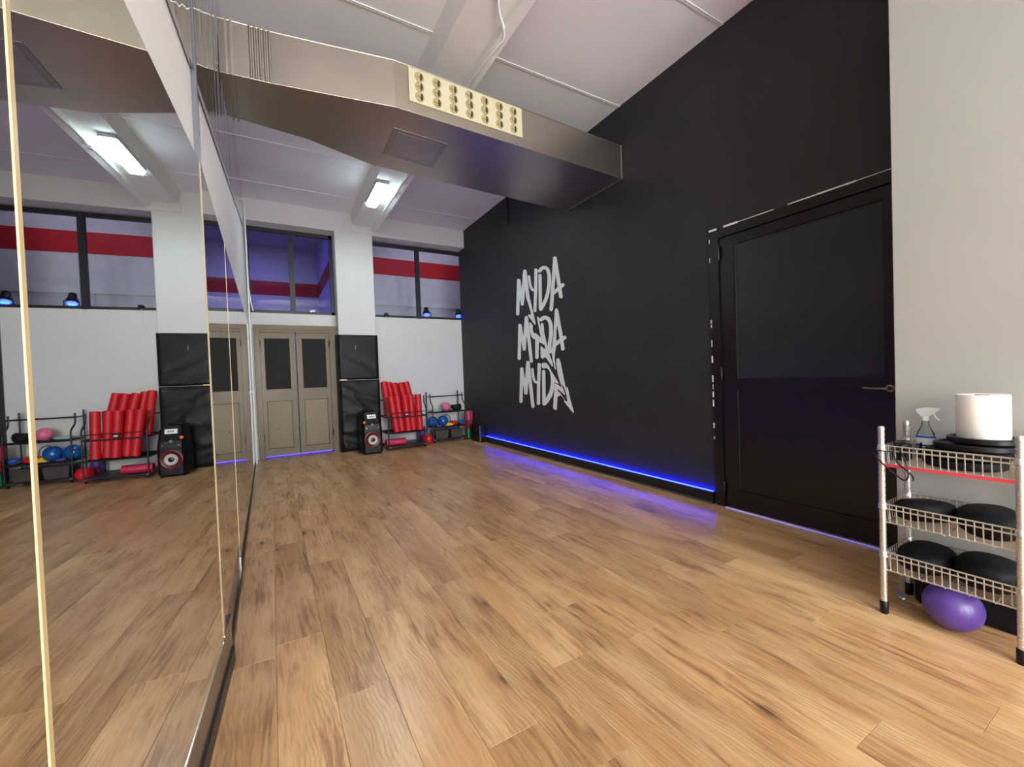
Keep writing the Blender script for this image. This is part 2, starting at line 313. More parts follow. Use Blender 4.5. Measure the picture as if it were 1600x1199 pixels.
LETTERS=[
(1,"m",[(5.315,2.553),(5.38,2.064),(5.373,2.049),(5.351,2.037),(5.323,2.032),(5.299,2.037),(5.288,2.049),(5.225,2.532),(5.232,2.547),(5.253,2.561),(5.281,2.567),(5.304,2.564)]),
(1,"m",[(5.299,2.541),(5.231,2.181),(5.221,2.168),(5.201,2.159),(5.177,2.157),(5.16,2.163),(5.155,2.174),(5.221,2.53),(5.231,2.543),(5.252,2.553),(5.276,2.557),(5.294,2.552)]),
(1,"m",[(5.151,2.169),(5.043,2.62),(5.049,2.637),(5.071,2.652),(5.1,2.66),(5.127,2.658),(5.139,2.646),(5.235,2.186),(5.23,2.172),(5.21,2.16),(5.184,2.155),(5.162,2.158)]),
(1,"m",[(5.14,2.639),(5.043,2.617),(5.003,2.333),(4.99,2.242),(4.914,2.025),(4.852,1.837),(4.881,1.841),(5.048,1.99),(5.034,2.005),(4.974,1.995),(4.971,2.029),(5.082,2.259),(5.095,2.351)]),
(1,"y",[(5.018,2.54),(5.017,2.533),(5.015,2.519),(5.012,2.498),(5.008,2.47),(5.001,2.442),(4.993,2.416),(4.982,2.39),(4.969,2.365),(4.951,2.343),(4.928,2.324),(4.898,2.309),(4.87,2.302),(4.854,2.298),(4.843,2.295),(4.838,2.294),(4.819,2.292),(4.806,2.298),(4.803,2.308),(4.812,2.319),(4.829,2.326),(4.835,2.328),(4.846,2.33),(4.862,2.334),(4.877,2.338),(4.886,2.343),(4.897,2.352),(4.909,2.367),(4.92,2.388),(4.93,2.411),(4.937,2.436),(4.943,2.461),(4.947,2.488),(4.95,2.509),(4.952,2.523),(4.953,2.53),(4.961,2.542),(4.978,2.551),(4.998,2.554),(5.013,2.55)]),
(1,"y",[(4.843,2.595),(4.866,2.346),(4.899,2.038),(4.893,2.025),(4.877,2.016),(4.855,2.012),(4.837,2.016),(4.829,2.026),(4.787,2.329),(4.765,2.576),(4.771,2.59),(4.79,2.602),(4.814,2.608),(4.835,2.606)]),
(1,"d",[(4.749,2.496),(4.767,2.05),(4.76,2.036),(4.741,2.026),(4.717,2.022),(4.698,2.027),(4.69,2.039),(4.673,2.48),(4.679,2.494),(4.698,2.506),(4.722,2.511),(4.741,2.507)]),
(1,"d",[(4.683,2.528),(4.68,2.53),(4.672,2.534),(4.661,2.539),(4.649,2.545),(4.638,2.547),(4.627,2.548),(4.612,2.547),(4.598,2.544),(4.589,2.541),(4.579,2.535),(4.567,2.524),(4.555,2.509),(4.546,2.489),(4.539,2.463),(4.536,2.431),(4.538,2.393),(4.542,2.357),(4.549,2.32),(4.56,2.285),(4.574,2.249),(4.59,2.217),(4.609,2.187),(4.629,2.159),(4.653,2.134),(4.675,2.112),(4.695,2.094),(4.712,2.08),(4.728,2.069),(4.741,2.06),(4.749,2.054),(4.753,2.051),(4.761,2.038),(4.752,2.023),(4.731,2.012),(4.705,2.009),(4.684,2.016),(4.68,2.018),(4.672,2.024),(4.66,2.033),(4.642,2.045),(4.623,2.061),(4.602,2.08),(4.58,2.103),(4.555,2.13),(4.533,2.159),(4.514,2.191),(4.497,2.226),(4.483,2.262),(4.472,2.3),(4.464,2.338),(4.46,2.376),(4.459,2.416),(4.462,2.451),(4.47,2.483),(4.483,2.511),(4.502,2.535),(4.525,2.556),(4.555,2.575),(4.589,2.588),(4.624,2.595),(4.654,2.598),(4.682,2.596),(4.706,2.591),(4.724,2.583),(4.736,2.577),(4.743,2.574),(4.747,2.572),(4.757,2.561),(4.751,2.545),(4.731,2.532),(4.705,2.525)]),
(1,"a",[(4.439,1.984),(4.322,2.62),(4.326,2.634),(4.343,2.648),(4.366,2.655),(4.386,2.653),(4.396,2.642),(4.516,1.999),(4.511,1.985),(4.493,1.973),(4.47,1.968),(4.449,1.973)]),
(1,"a",[(4.397,2.638),(4.296,2.123),(4.286,2.109),(4.266,2.099),(4.243,2.097),(4.226,2.104),(4.222,2.117),(4.32,2.625),(4.33,2.64),(4.351,2.652),(4.375,2.656),(4.393,2.65)]),
(1,"a",[(4.399,2.173),(4.322,2.194),(4.187,2.237),(4.175,2.247),(4.176,2.261),(4.191,2.274),(4.213,2.282),(4.234,2.281),(4.368,2.237),(4.445,2.216),(4.459,2.207),(4.458,2.193),(4.444,2.18),(4.422,2.172)]),
(2,"m",[(5.325,1.888),(5.381,1.397),(5.373,1.383),(5.351,1.373),(5.323,1.371),(5.299,1.378),(5.289,1.392),(5.235,1.876),(5.242,1.891),(5.264,1.902),(5.292,1.906),(5.315,1.901)]),
(2,"m",[(5.31,1.883),(5.225,1.519),(5.214,1.507),(5.193,1.5),(5.169,1.5),(5.152,1.508),(5.147,1.52),(5.234,1.88),(5.244,1.892),(5.265,1.9),(5.288,1.901),(5.306,1.894)]),
(2,"m",[(5.144,1.515),(5.049,1.962),(5.054,1.977),(5.075,1.99),(5.103,1.995),(5.128,1.99),(5.14,1.978),(5.228,1.524),(5.223,1.51),(5.203,1.5),(5.177,1.497),(5.155,1.503)]),
(2,"m",[(5.14,1.973),(5.043,1.335),(5.033,1.322),(5.012,1.314),(4.987,1.315),(4.968,1.323),(4.963,1.336),(5.049,1.966),(5.059,1.981),(5.083,1.992),(5.112,1.994),(5.133,1.987)]),
(2,"y",[(5.017,1.891),(4.967,1.876),(4.935,1.832),(4.942,1.784),(4.923,1.74),(4.891,1.716),(4.871,1.726),(4.74,1.644),(4.768,1.732),(4.797,1.848),(4.818,1.932),(4.802,1.946),(4.77,1.921),(4.766,1.868),(4.729,1.767),(4.692,1.676),(4.659,1.577),(4.665,1.542),(4.795,1.597),(4.814,1.379),(4.85,1.357),(4.901,1.376),(4.884,1.638),(4.929,1.646),(4.979,1.688),(5.01,1.758),(5.021,1.834)]),
(2,"d",[(4.759,1.521),(4.744,1.532),(4.641,1.477),(4.658,1.545),(4.724,1.743),(4.734,1.8),(4.728,1.839),(4.699,1.844),(4.669,1.824),(4.662,1.776),(4.661,1.72),(4.603,1.541),(4.556,1.412),(4.495,1.308),(4.479,1.241),(4.506,1.246),(4.55,1.287),(4.628,1.361),(4.662,1.375),(4.712,1.354),(4.757,1.376)]),
(2,"d",[(4.695,1.867),(4.69,1.868),(4.681,1.871),(4.668,1.875),(4.654,1.88),(4.644,1.881),(4.634,1.881),(4.62,1.879),(4.606,1.876),(4.595,1.871),(4.584,1.863),(4.571,1.851),(4.56,1.835),(4.551,1.816),(4.544,1.795),(4.541,1.77),(4.54,1.742),(4.541,1.715),(4.544,1.689),(4.548,1.664),(4.554,1.64),(4.56,1.618),(4.567,1.597),(4.574,1.579),(4.581,1.561),(4.586,1.541),(4.588,1.519),(4.587,1.497),(4.583,1.474),(4.58,1.458),(4.578,1.447),(4.577,1.441),(4.566,1.427),(4.543,1.418),(4.517,1.418),(4.497,1.428),(4.492,1.442),(4.493,1.448),(4.495,1.458),(4.497,1.475),(4.501,1.495),(4.502,1.514),(4.5,1.531),(4.497,1.547),(4.49,1.563),(4.483,1.582),(4.476,1.603),(4.47,1.626),(4.464,1.651),(4.459,1.678),(4.456,1.705),(4.455,1.734),(4.456,1.764),(4.46,1.793),(4.468,1.819),(4.48,1.844),(4.496,1.866),(4.517,1.887),(4.543,1.904),(4.574,1.918),(4.607,1.927),(4.639,1.932),(4.67,1.933),(4.699,1.929),(4.721,1.922),(4.735,1.918),(4.744,1.915),(4.749,1.914),(4.765,1.903),(4.765,1.887),(4.748,1.872),(4.721,1.865)]),
(2,"a",[(4.429,1.764),(4.398,1.965),(4.377,1.988),(4.346,1.983),(4.326,1.954),(4.25,1.631),(4.297,1.621),(4.322,1.623),(4.357,1.778),(4.381,1.705),(4.4,1.486),(4.422,1.434),(4.44,1.359),(4.423,1.197),(4.442,1.205),(4.486,1.346),(4.5,1.455),(4.459,1.591)]),
(2,"a",[(4.332,1.666),(4.291,1.46),(4.281,1.446),(4.261,1.439),(4.239,1.439),(4.222,1.448),(4.218,1.461),(4.258,1.665),(4.267,1.678),(4.287,1.687),(4.31,1.687),(4.327,1.679)]),
(2,"a",[(4.392,1.505),(4.315,1.536),(4.191,1.576),(4.176,1.587),(4.175,1.601),(4.188,1.614),(4.21,1.621),(4.233,1.619),(4.362,1.578),(4.442,1.547),(4.457,1.535),(4.456,1.52),(4.44,1.507),(4.416,1.501)]),
(3,"m",[(5.32,1.238),(5.374,0.75),(5.367,0.736),(5.345,0.728),(5.317,0.729),(5.293,0.738),(5.283,0.752),(5.23,1.235),(5.237,1.249),(5.258,1.258),(5.286,1.259),(5.31,1.252)]),
(3,"m",[(5.31,1.234),(5.219,0.873),(5.209,0.861),(5.188,0.856),(5.164,0.859),(5.146,0.868),(5.142,0.881),(5.233,1.239),(5.244,1.25),(5.264,1.256),(5.288,1.255),(5.305,1.246)]),
(3,"m",[(5.139,0.876),(5.05,1.321),(5.056,1.336),(5.077,1.346),(5.106,1.349),(5.13,1.342),(5.142,1.328),(5.223,0.877),(5.217,0.864),(5.198,0.856),(5.172,0.855),(5.149,0.863)]),
(3,"m",[(5.142,1.323),(5.045,0.687),(5.035,0.674),(5.013,0.669),(4.987,0.672),(4.967,0.682),(4.961,0.696),(5.05,1.325),(5.061,1.339),(5.085,1.348),(5.113,1.347),(5.135,1.338)]),
(3,"y",[(5.016,1.222),(5.015,1.216),(5.013,1.203),(5.011,1.183),(5.008,1.156),(5.003,1.131),(4.997,1.108),(4.989,1.087),(4.98,1.066),(4.966,1.048),(4.946,1.033),(4.919,1.022),(4.892,1.017),(4.876,1.014),(4.865,1.011),(4.859,1.01),(4.84,1.01),(4.824,1.017),(4.818,1.027),(4.823,1.037),(4.838,1.043),(4.843,1.044),(4.854,1.046),(4.871,1.049),(4.888,1.053),(4.899,1.057),(4.91,1.065),(4.919,1.077),(4.927,1.094),(4.933,1.114),(4.939,1.136),(4.943,1.159),(4.947,1.185),(4.949,1.205),(4.951,1.218),(4.952,1.224),(4.959,1.234),(4.976,1.24),(4.996,1.24),(5.011,1.233)]),
(3,"y",[(4.845,1.285),(4.878,1.003),(4.898,0.738),(4.891,0.725),(4.872,0.718),(4.847,0.719),(4.827,0.728),(4.818,0.741),(4.799,1.002),(4.767,1.281),(4.773,1.294),(4.791,1.303),(4.816,1.304),(4.836,1.298)]),
(3,"d",[(4.743,1.183),(4.759,0.739),(4.752,0.726),(4.732,0.719),(4.707,0.72),(4.687,0.729),(4.679,0.743),(4.664,1.182),(4.671,1.195),(4.69,1.204),(4.714,1.204),(4.735,1.197)]),
(3,"d",[(4.752,1.269),(4.742,1.292),(4.687,1.302),(4.632,1.296),(4.579,1.258),(4.529,1.19),(4.369,1.026),(4.382,1.014),(4.458,1.038),(4.47,0.956),(4.522,0.855),(4.608,0.773),(4.688,0.721),(4.737,0.716),(4.72,0.761),(4.667,0.827),(4.586,0.908),(4.547,1.003),(4.537,1.097),(4.557,1.175),(4.595,1.215),(4.636,1.229),(4.692,1.222),(4.737,1.232)]),
(3,"a",[(4.453,1.014),(4.433,1.022),(4.303,0.966),(4.32,1.003),(4.376,1.125),(4.408,1.278),(4.4,1.331),(4.369,1.349),(4.338,1.336),(4.315,1.297),(4.264,1.108),(4.213,0.929),(4.216,0.974),(4.196,0.978),(4.176,0.952),(4.136,0.813),(4.072,0.655),(4.097,0.661),(4.153,0.702),(4.269,0.79),(4.263,0.801),(4.232,0.799),(4.333,0.867),(4.405,0.846),(4.429,0.684),(4.46,0.667),(4.512,0.691),(4.49,0.832)]),
]
CUTS=[[(4.393,0.942),(4.361,0.935),(4.253,0.873),(4.238,0.878),(4.245,0.906),(4.301,0.996),(4.295,1.003),(4.259,0.973),(4.224,0.907),(4.196,0.796),(4.209,0.788),(4.314,0.871),(4.35,0.904),(4.39,0.927)]]

# ================================================================== STRUCTURE
# ---- floor of separate planks
sub = MB().box(-.7, 3.6, YB-.2, 7.75, -.12, -.008).build('floor', mat('subfloor', srgb(60,42,28), .9)); struct(sub, 'oak laminate plank floor of the studio')
PW, PL = .187, 1.285
joint = {0:.814, 1:1.62, 2:.815, 3:1.15, 5:1.33, 6:1.65}   # where end joints fall in the rows near the camera
pm = {}
def plank(x0, y0, y1):
    L_ = round(y1-y0, 3)
    if L_ < .03: return
    if L_ not in pm:
        b = MB(); w = PW-.0007; l = L_-.0007; c = .0009
        rings = [[(-w/2,-l/2,-.012),(w/2,-l/2,-.012),(w/2,l/2,-.012),(-w/2,l/2,-.012)],
                 [(-w/2,-l/2,-c),(w/2,-l/2,-c),(w/2,l/2,-c),(-w/2,l/2,-c)],
                 [(-w/2+c,-l/2+c,0),(w/2-c,-l/2+c,0),(w/2-c,l/2-c,0),(-w/2+c,l/2-c,0)]]
        b.loft(rings); o = b.build('plank', M_wood); pm[L_] = o.data
    else:
        o = bpy.data.objects.new('plank', pm[L_]); COL.objects.link(o)
    o.location = (x0+PW/2, (y0+y1)/2, 0); o.parent = sub
k0 = -3
for k in range(k0, 18):
    x0 = -.03+k*PW
    off = joint.get(k, (k*.43) % 1.0 * PL)
    y = off - PL*math.ceil((off-YB)/PL)
    while y < 7.72:
        a, b_ = max(y, YB-.02), min(y+PL, 7.72)
        plank(x0, a, b_); y += PL

# ---- left (mirror) wall
gA = lambda y: -.3056+.0582*y
gB = lambda y: -.1735-.0102*y
g = lambda y: gA(y) if y < 2.09 else gB(y)
wl = MB().prism([(gA(YB)-.014, YB-.2), (gA(1.905)-.014, 1.905), (gB(1.905)-.014, 1.905), (gB(7.7)-.014, 7.75), (-.75, 7.75), (-.75, YB-.2)], 0, H+.05).build('wall_left', M_band)
struct(wl, 'white left wall behind the mirrors, turning slightly beside the photographer')
def along(y0, y1, zs0, zs1, d0, d1, b=None, G=None):
    """slab that follows the mirror wall from y0 to y1; zs = (bottom, top) at each end; d offsets from the glass plane"""
    b = b or MB(); G = G or (gA if (y0+y1)/2 < 1.905 else gB)
    r0 = [(G(y0)+d0, y0, zs0[0]), (G(y0)+d1, y0, zs0[0]), (G(y0)+d1, y0, zs0[1]), (G(y0)+d0, y0, zs0[1])]
    r1 = [(G(y1)+d0, y1, zs1[0]), (G(y1)+d1, y1, zs1[0]), (G(y1)+d1, y1, zs1[1]), (G(y1)+d0, y1, zs1[1])]
    return b.loft([r0, r1])
ST = 1.975
MP = [(-2.62, -1.49, .19, 'tall mirror panel behind the photographer'), (-1.49, -.36, .19, 'tall mirror panel second behind the photographer'),
      (-.36, .747, .19, 'tall mirror panel at the very left edge, beyond the bright edge line'),
      (.757, 1.90, .19, 'large tall mirror panel reflecting red rollers and the red striped window'),
      (1.906, 2.945, .205, 'tall mirror panel reflecting the left half of the bronze double door'),
      (2.955, 4.0, .10, 'narrow-looking mirror panel beyond the thin beige seam'),
      (4.006, 7.10, .085, 'farthest mirror panel, seen nearly edge-on beside the white conduit')]
for y0, y1, zb, lab in MP:
    t = thing('wall_mirror', lab, 'mirror', (g((y0+y1)/2), (y0+y1)/2, zb), 'mirror panels along the left wall')
    along(y0, y1, (zb, ST), (zb, ST), -.008, 0).build('glass', M_mirror, t)
    if y0 == 1.906:
        e = along(1.901, 1.906, (zb, ST), (zb, ST), -.010, .0006, G=gB).build('edge_strip', M_edge2, t); e['label'] = 'beige front edge of the mirror glass'
    if y1 != 1.90:
        far = y1 >= 4.0
        e = along(y1, y1+(.004 if far else .010), (zb, ST), (zb, ST), -.008, -.002 if far else .0012).build('edge_strip', M_slot if far else M_edge, t); e['label'] = 'narrow edge of the mirror glass'
    along(y0, y1, (zb-.006, zb), (zb-.006, zb), -.008, .002).build('bottom_channel', M_chrome, t)
# wavy reflective film above the white band
top = lambda y: 2.305 if y < 1.93 else 2.29+.215*(y-1.93)
FP = [(-2.62, -.36, 'mirror film over the white band behind the photographer'), (-.36, 1.885, 'mirror film sheet above the white band, left of the dark vertical trim'),
      (1.93, 4.0, 'wavy mirror film sheet reflecting the end of the ventilation duct'),
      (4.02, 6.9, 'far mirror film sheet behind the bend of the white pipe')]
for y0, y1, lab in FP:
    o = along(y0, y1, (top(y0), H-.002), (top(y1), H-.002), -.009, 0).build('mirror_film', M_film, None, (g(y0), y0, 2.3))
    tag(o, lab, 'mirror film', 'mirror film sheets above the white band')
o = along(1.900, 1.93, (ST, H-.002), (ST, H-.002), -.016, .0015, G=gB).build('trim_1', mat('grey_trim', srgb(92,92,104), .4)); struct(o, 'dark grey vertical trim at the bend of the mirror wall')
# baseboard under the mirrors
bl = MB()
along(YB, 2.09, (.0, .183), (.0, .198), -.014, -.001, bl, gA); along(2.09, 2.95, (.0, .198), (.0, .198), -.014, -.001, bl); along(2.95, 6.9, (.0, .093), (.0, .078), -.014, -.001, bl)
bl = bl.build('baseboard_left', M_boardrefl); struct(bl, 'dark glossy board under the mirrors')
kk = MB(); along(YB, 2.09, (0, .062), (0, .062), -.012, .006, kk, gA); along(2.09, 6.9, (0, .055), (0, .05), -.012, .006, kk)
kk.build('kick_strip', M_blackwood, bl)
o = along(2.95, 2.958, (.05, .125), (.04, .11), -.001, .005).build('joint_clip', M_chrome, bl)

# ---- black wall with door opening
DY0, DY1, DZ = .90, 2.18, 2.28
b = MB(); b.box(R, R+.2, DY1, D2+.006, 0, H+.05); b.box(R, R+.2, YW, DY1, DZ, H+.05); b.box(R, R+.2, YW-.3, DY0, 0, DZ); b.box(R+.12, R+.2, DY0, DY1, 0, DZ)
wr = b.build('wall_right', M_black); struct(wr, 'matte black painted wall with white lettering')
# white wall block on the right
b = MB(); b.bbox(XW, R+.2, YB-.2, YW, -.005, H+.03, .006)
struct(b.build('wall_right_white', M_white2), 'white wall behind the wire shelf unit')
# skirting of the black wall
b = MB(); b.box(R-.035, R, DY1+.02, 6.9, 0, .102)
br = b.build('baseboard_right', M_blackwood); struct(br, 'black skirting under the blue light strip')
b = MB(); b.box(R-.040, R-.034, DY1+.02, 6.9, 0, .016); b.build('floor_bead', mat('grey_bead', srgb(70,76,84), .4), br)
for yy in (5.6, 4.05): MB().box(R-.0365, R-.0345, yy, yy+.006, .016, .102).build('joint_line', M_slot, br)
o = MB().box(R-.026, R-.016, 2.2, 6.50, .1025, .1095).build('led_strip', M_led, None, (R-.02, 4.3, .1025)); tag(o, 'glowing blue light strip along the black skirting', 'light strip')
o = MB().box(R-.046, R-.036, 1.0, 2.08, .001, .009).build('led_strip', emit_mat('blue_led_dim', (.001,.012,1,1), .32), None, (R-.04, 1.5, 0)); tag(o, 'thin blue light line on the floor under the black door', 'light strip')

# ---- far wall
b = MB()
b.box(1.55, R, D2, 7.72, 0, 2.245); b.box(R, R+.3, D2+.007, 7.72, 0, 2.245)
b.box(-.30, .97, D2, 7.72, 2.055, 2.245)
b.box(-.30, -.205, D2-.02, 7.72, 0, 2.06)
wf = b.build('wall_far', M_white); struct(wf, 'white far wall below the high windows')
b = MB(); c_ = .012; b.prism([(.967,7.72),(.967,D1+c_),(.967+c_*.3,D1+c_*.3),(.967+c_,D1),(1.557-c_,D1),(1.557-c_*.3,D1+c_*.3),(1.557,D1+c_),(1.557,7.72)], 0, 3.556)
struct(b.build('column', M_white), 'white column between the two high windows')
b = MB(); b.box(-.32, R, D1, 7.72, 3.556, H+.03); b.box(R, R+.3, D2+.007, 7.72, 3.545, H+.03)
struct(b.build('wall_far_lintel', M_white), 'white lintel over the high windows')
# ---- wall behind the photographer with unseen windows added to let daylight in
b = MB(); x0, x1 = -.75, XW+.02
WB = [(-.45, .9), (1.0, 2.35)]; zz = (.3, 3.6)
b.box(x0, x1, YB-.2, YB, 0, zz[0]); b.box(x0, x1, YB-.2, YB, zz[1], H+.05)
b.box(x0, WB[0][0], YB-.2, YB, *zz); b.box(WB[0][1], WB[1][0], YB-.2, YB, *zz); b.box(WB[1][1], x1, YB-.2, YB, *zz)
struct(b.build('wall_back', M_white), 'white wall behind the photographer')
for i, (a, c) in enumerate(WB):
    t = thing('window_%d' % (i+3), 'unseen window added behind the photographer for daylight', None, (a, YB-.1, zz[0]), kind='structure')
    f = MB()
    f.box(a, a+.05, YB-.12, YB-.06, *zz); f.box(c-.05, c, YB-.12, YB-.06, *zz); f.box(a, c, YB-.12, YB-.06, zz[0], zz[0]+.05); f.box(a, c, YB-.12, YB-.06, zz[1]-.05, zz[1])
    f.build('frame', M_plwhite, t)
    p_ = bpy.data.lights.new('portal', 'AREA'); p_.shape = 'RECTANGLE'; p_.size = c-a; p_.size_y = zz[1]-zz[0]; p_.cycles.is_portal = True
    po = bpy.data.objects.new('window_portal', p_); COL.objects.link(po); po.location = ((a+c)/2, YB-.19, sum(zz)/2); po.rotation_euler = (math.radians(90), 0, 0)
# ---- ceiling with battens, beam
cl = MB().box(-.75, 3.45, YB-.2, 7.75, H, H+.15).build('ceiling', M_ceil); struct(cl, 'white ceiling with thin cross battens')
for yy in (-4.8, -3.66, -2.52, -1.38, -.24, .90, 2.03, 3.16, 4.30, 5.43, 6.58):
    b = MB(); b.box(gB(3)-.1, 1.215, yy-.012, yy-.003, H-.006, H); b.box(gB(3)-.1, 1.215, yy+.003, yy+.012, H-.006, H)
    b.box(1.60, R, yy-.012, yy-.003, H-.006, H); b.box(1.60, R, yy+.003, yy+.012, H-.006, H)
    b.build('batten', M_plwhite, cl)
bm_ = MB().loft([[(1.25,YB,3.695),(1.545,YB,3.695),(1.545,YB,H),(1.215,YB,H)], [(1.25,D1,3.69),(1.545,D1,3.69),(1.545,D1,H),(1.215,D1,H)]]).build('ceiling_beam', M_beam); struct(bm_, 'white ceiling beam running towards the column')
MB().loft([[(1.545,YB,3.62),(1.605,YB,3.60),(1.605,YB,H),(1.545,YB,H)], [(1.545,D1,3.62),(1.605,D1,3.60),(1.605,D1,H),(1.545,D1,H)]]).build('beam_ledge', M_beam, bm_)
# rounded shadow recess where the beam meets the column
MB().box(1.22, 1.60, D1-.012, D1, 3.575, 3.695).build('beam_seat', M_white, bm_)

# ---- windows
def window(n, x0, x1, xm, z0, z1, lab):
    t = thing('window_%d' % n, lab, None, (x0, D2, z0), kind='structure')
    y0, y1 = D2+.005, D2+.065; w = .045
    f = MB(); f.box(x0, x1, y0, y1, z1-.055, z1); f.box(x0, x1, y0, y1, z0, z0+.045); f.box(x0, x0+w, y0, y1, z0, z1); f.box(x1-w, x1, y0, y1, z0, z1)
    f.build('frame', M_winframe, t)
    MB().box(xm-.036, xm+.036, y0-.006, y1, z0, z1).build('mullion', M_winframe, t)
    for a, c in ((x0+w, xm-.036), (xm+.036, x1-w)):
        MB().box(a, c, y0+.027, y0+.031, z0+.045, z1-.055).build('pane', M_pane, t)
    return t
window(1, -.26, .955, .352, 2.247, 3.556, 'high black framed window showing a deep purple hall')
window(2, 1.555, R+.30, 2.396, 2.240, 3.545, 'high black framed window showing a red striped wall')

# ---- hall behind the windows
NW, FW = 9.0, 12.1
b = MB(); b.box(1.17, 6.0, NW, NW+.1, 0, 4.6); b.box(1.17, 1.27, NW, FW, 0, 4.6)
whn = struct(b.build('wall_hall_near', M_hall), 'white hall wall with red stripe behind the window')
b = MB(); b.box(-4, 1.3, FW, FW+.1, 0, 4.6); b.box(-4.1, -4, 7.7, FW, 0, 4.6); b.box(6, 6.1, 7.7, NW+.1, 0, 4.6)
b.box(R+.30, R+.4, D2+.006, 7.8, 0, 4.6); b.box(R+.2, R+.4, D2-.2, D2+.006, 0, 4.6); b.box(-4, -.3, 7.70, 7.8, 0, 4.6); b.box(R+.35, 6, 7.70, 7.8, 0, 4.6); b.box(R, R+.4, 7.70, 7.8, 0, 2.2); b.box(-.4, R+.4, 7.715, 7.8, 3.60, 4.6)
struct(b.build('wall_hall_far', M_hall), 'far white hall wall with red stripe')
struct(MB().box(-4.1, 6.1, 7.70, FW+.1, 4.6, 4.7).build('ceiling_hall', M_hall), 'hall ceiling washed in blue light')
struct(MB().box(-4.1, 6.1, 7.725, FW+.1, -.1, 0).build('floor_hall', M_hallfloor), 'hall floor beyond the double door')
b = MB(); b.box(1.16, 6, NW-.006, NW, 3.375, 3.725); b.box(1.164, 1.17, NW-.006, FW, 3.375, 3.725); b.box(-4, 1.164, FW-.006, FW, 3.375, 3.725)
struct(b.build('trim_2', M_stripe), 'red painted stripe around the hall walls')
b = MB(); b.box(1.3, 6, NW-.03, NW, 2.72, 2.75); b.tube([(1.95,NW-.02,2.75),(1.95,NW-.02,3.3)], .012); b.tube([(2.9,NW-.02,2.45),(2.9,NW-.02,2.74)], .01)
b.build('cable_duct', M_hall, whn)
def area(name, loc, rot, sx, sy, pw, col, parent=None):
    l = bpy.data.lights.new(name, 'AREA'); l.shape = 'RECTANGLE'; l.size = sx; l.size_y = sy; l.energy = pw; l.color = col
    o = bpy.data.objects.new(name, l); COL.objects.link(o); o.location = loc; o.rotation_euler = rot
    return o
area('hall_light_blue', (-.9, 10.2, 4.5), (0,0,0), 1.5, 1.5, HALL_BLUE, (.17,.13,1))
area('hall_light_low', (.1, 8.2, 1.9), (0,0,0), 1.4, .3, 5, (.05,.05,1))
area('hall_light_white', (3.0, 8.3, 4.5), (0,0,0), 1.5, .5, HALL_WHITE, (.78,.74,1))

# ================================================================== DOORS
# black single door
t = thing('door_1', 'black panelled door in the black wall', None, (R, 1.5, 0), kind='structure')
f = MB(); fo = R-.018
f.box(fo, R+.06, 2.105, DY1, 0, DZ); f.box(fo, R+.06, .985, 2.105, 2.205, DZ); f.box(fo, R+.06, DY0, .985, 0, DZ)
f.build('frame', M_blackgloss, t)
lf = MB(); a, c = R-.004, R+.045
lf.box(a, c, 1.985, 2.102, .018, 2.20); lf.box(a, c, .988, 1.055, .018, 2.20); lf.box(a, c, 1.055, 1.985, 2.125, 2.20); lf.box(a, c, 1.055, 1.985, .965, 1.058); lf.box(a, c, 1.055, 1.985, .018, .155)
lf = lf.build('leaf', M_blackgloss, t)
MB().box(R+.012, R+.03, 1.05, 1.99, 1.05, 2.13).build('upper_pane', M_blackpanel, lf)
MB().box(R+.010, R+.03, 1.05, 1.99, .15, .97).build('lower_panel', M_blackgloss, lf)
b = MB(); b.box(R+.006, R+.012, 1.976, 1.984, 1.058, 2.125); b.box(R+.004, R+.010, 1.978, 1.984, .155, .965); b.build('glazing_bead', mat('grey_bead2', srgb(62,62,62), .4), lf)
for z in (2.02, 1.03, .085):
    h_ = MB(); h_.lathe([(.007,0),(.009,.004),(.009,.121),(.007,.125)], (R-.022, 2.1, z), n=10); h_.lathe([(.011,.056),(.011,.068)], (R-.022, 2.1, z), n=10)
    h_.build('hinge', M_blackgloss, t, smooth=40)
h_ = MB(); h_.lathe([(.022,0),(.022,.008),(.012,.012),(.010,.045)], (R-.004, 1.03, .988), (-1,0,0), n=16)
h_.tube(smooth_path([(R-.048,1.03,.988),(R-.052,1.05,.988),(R-.05,1.10,.989),(R-.047,1.150,.992)]), [.009]*5+[.008]*20 if False else .008, n=8)
hd = h_.build('handle', mat('dark_chrome', srgb(120,118,116), .25, metal=1), lf, smooth=40); hd['label'] = 'dark chrome lever handle'
# chipped plaster line round the frame
b = MB(); random.seed(3)
z = .55
while z < 2.26:
    l = random.uniform(.015, .09)
    if random.random() < .62:
        w = random.uniform(.004, .012); b.box(R-.0205, R-.0185, DY1-w*.6, DY1+w*.6, z, z+l*.7)
    z += l
y = DY1
while y > 1.02:
    l = random.uniform(.03, .12)
    if random.random() < .75:
        w = random.uniform(.004, .010) if y < 2.0 else .014; b.box(R-.0205, R-.0185, y-l, y, DZ-w*.5, DZ+w*.6)
    y -= l
c_ = b.build('chipped_plaster', M_chip, t); c_['kind'] = 'stuff'; c_['label'] = 'chipped white plaster along the door frame'

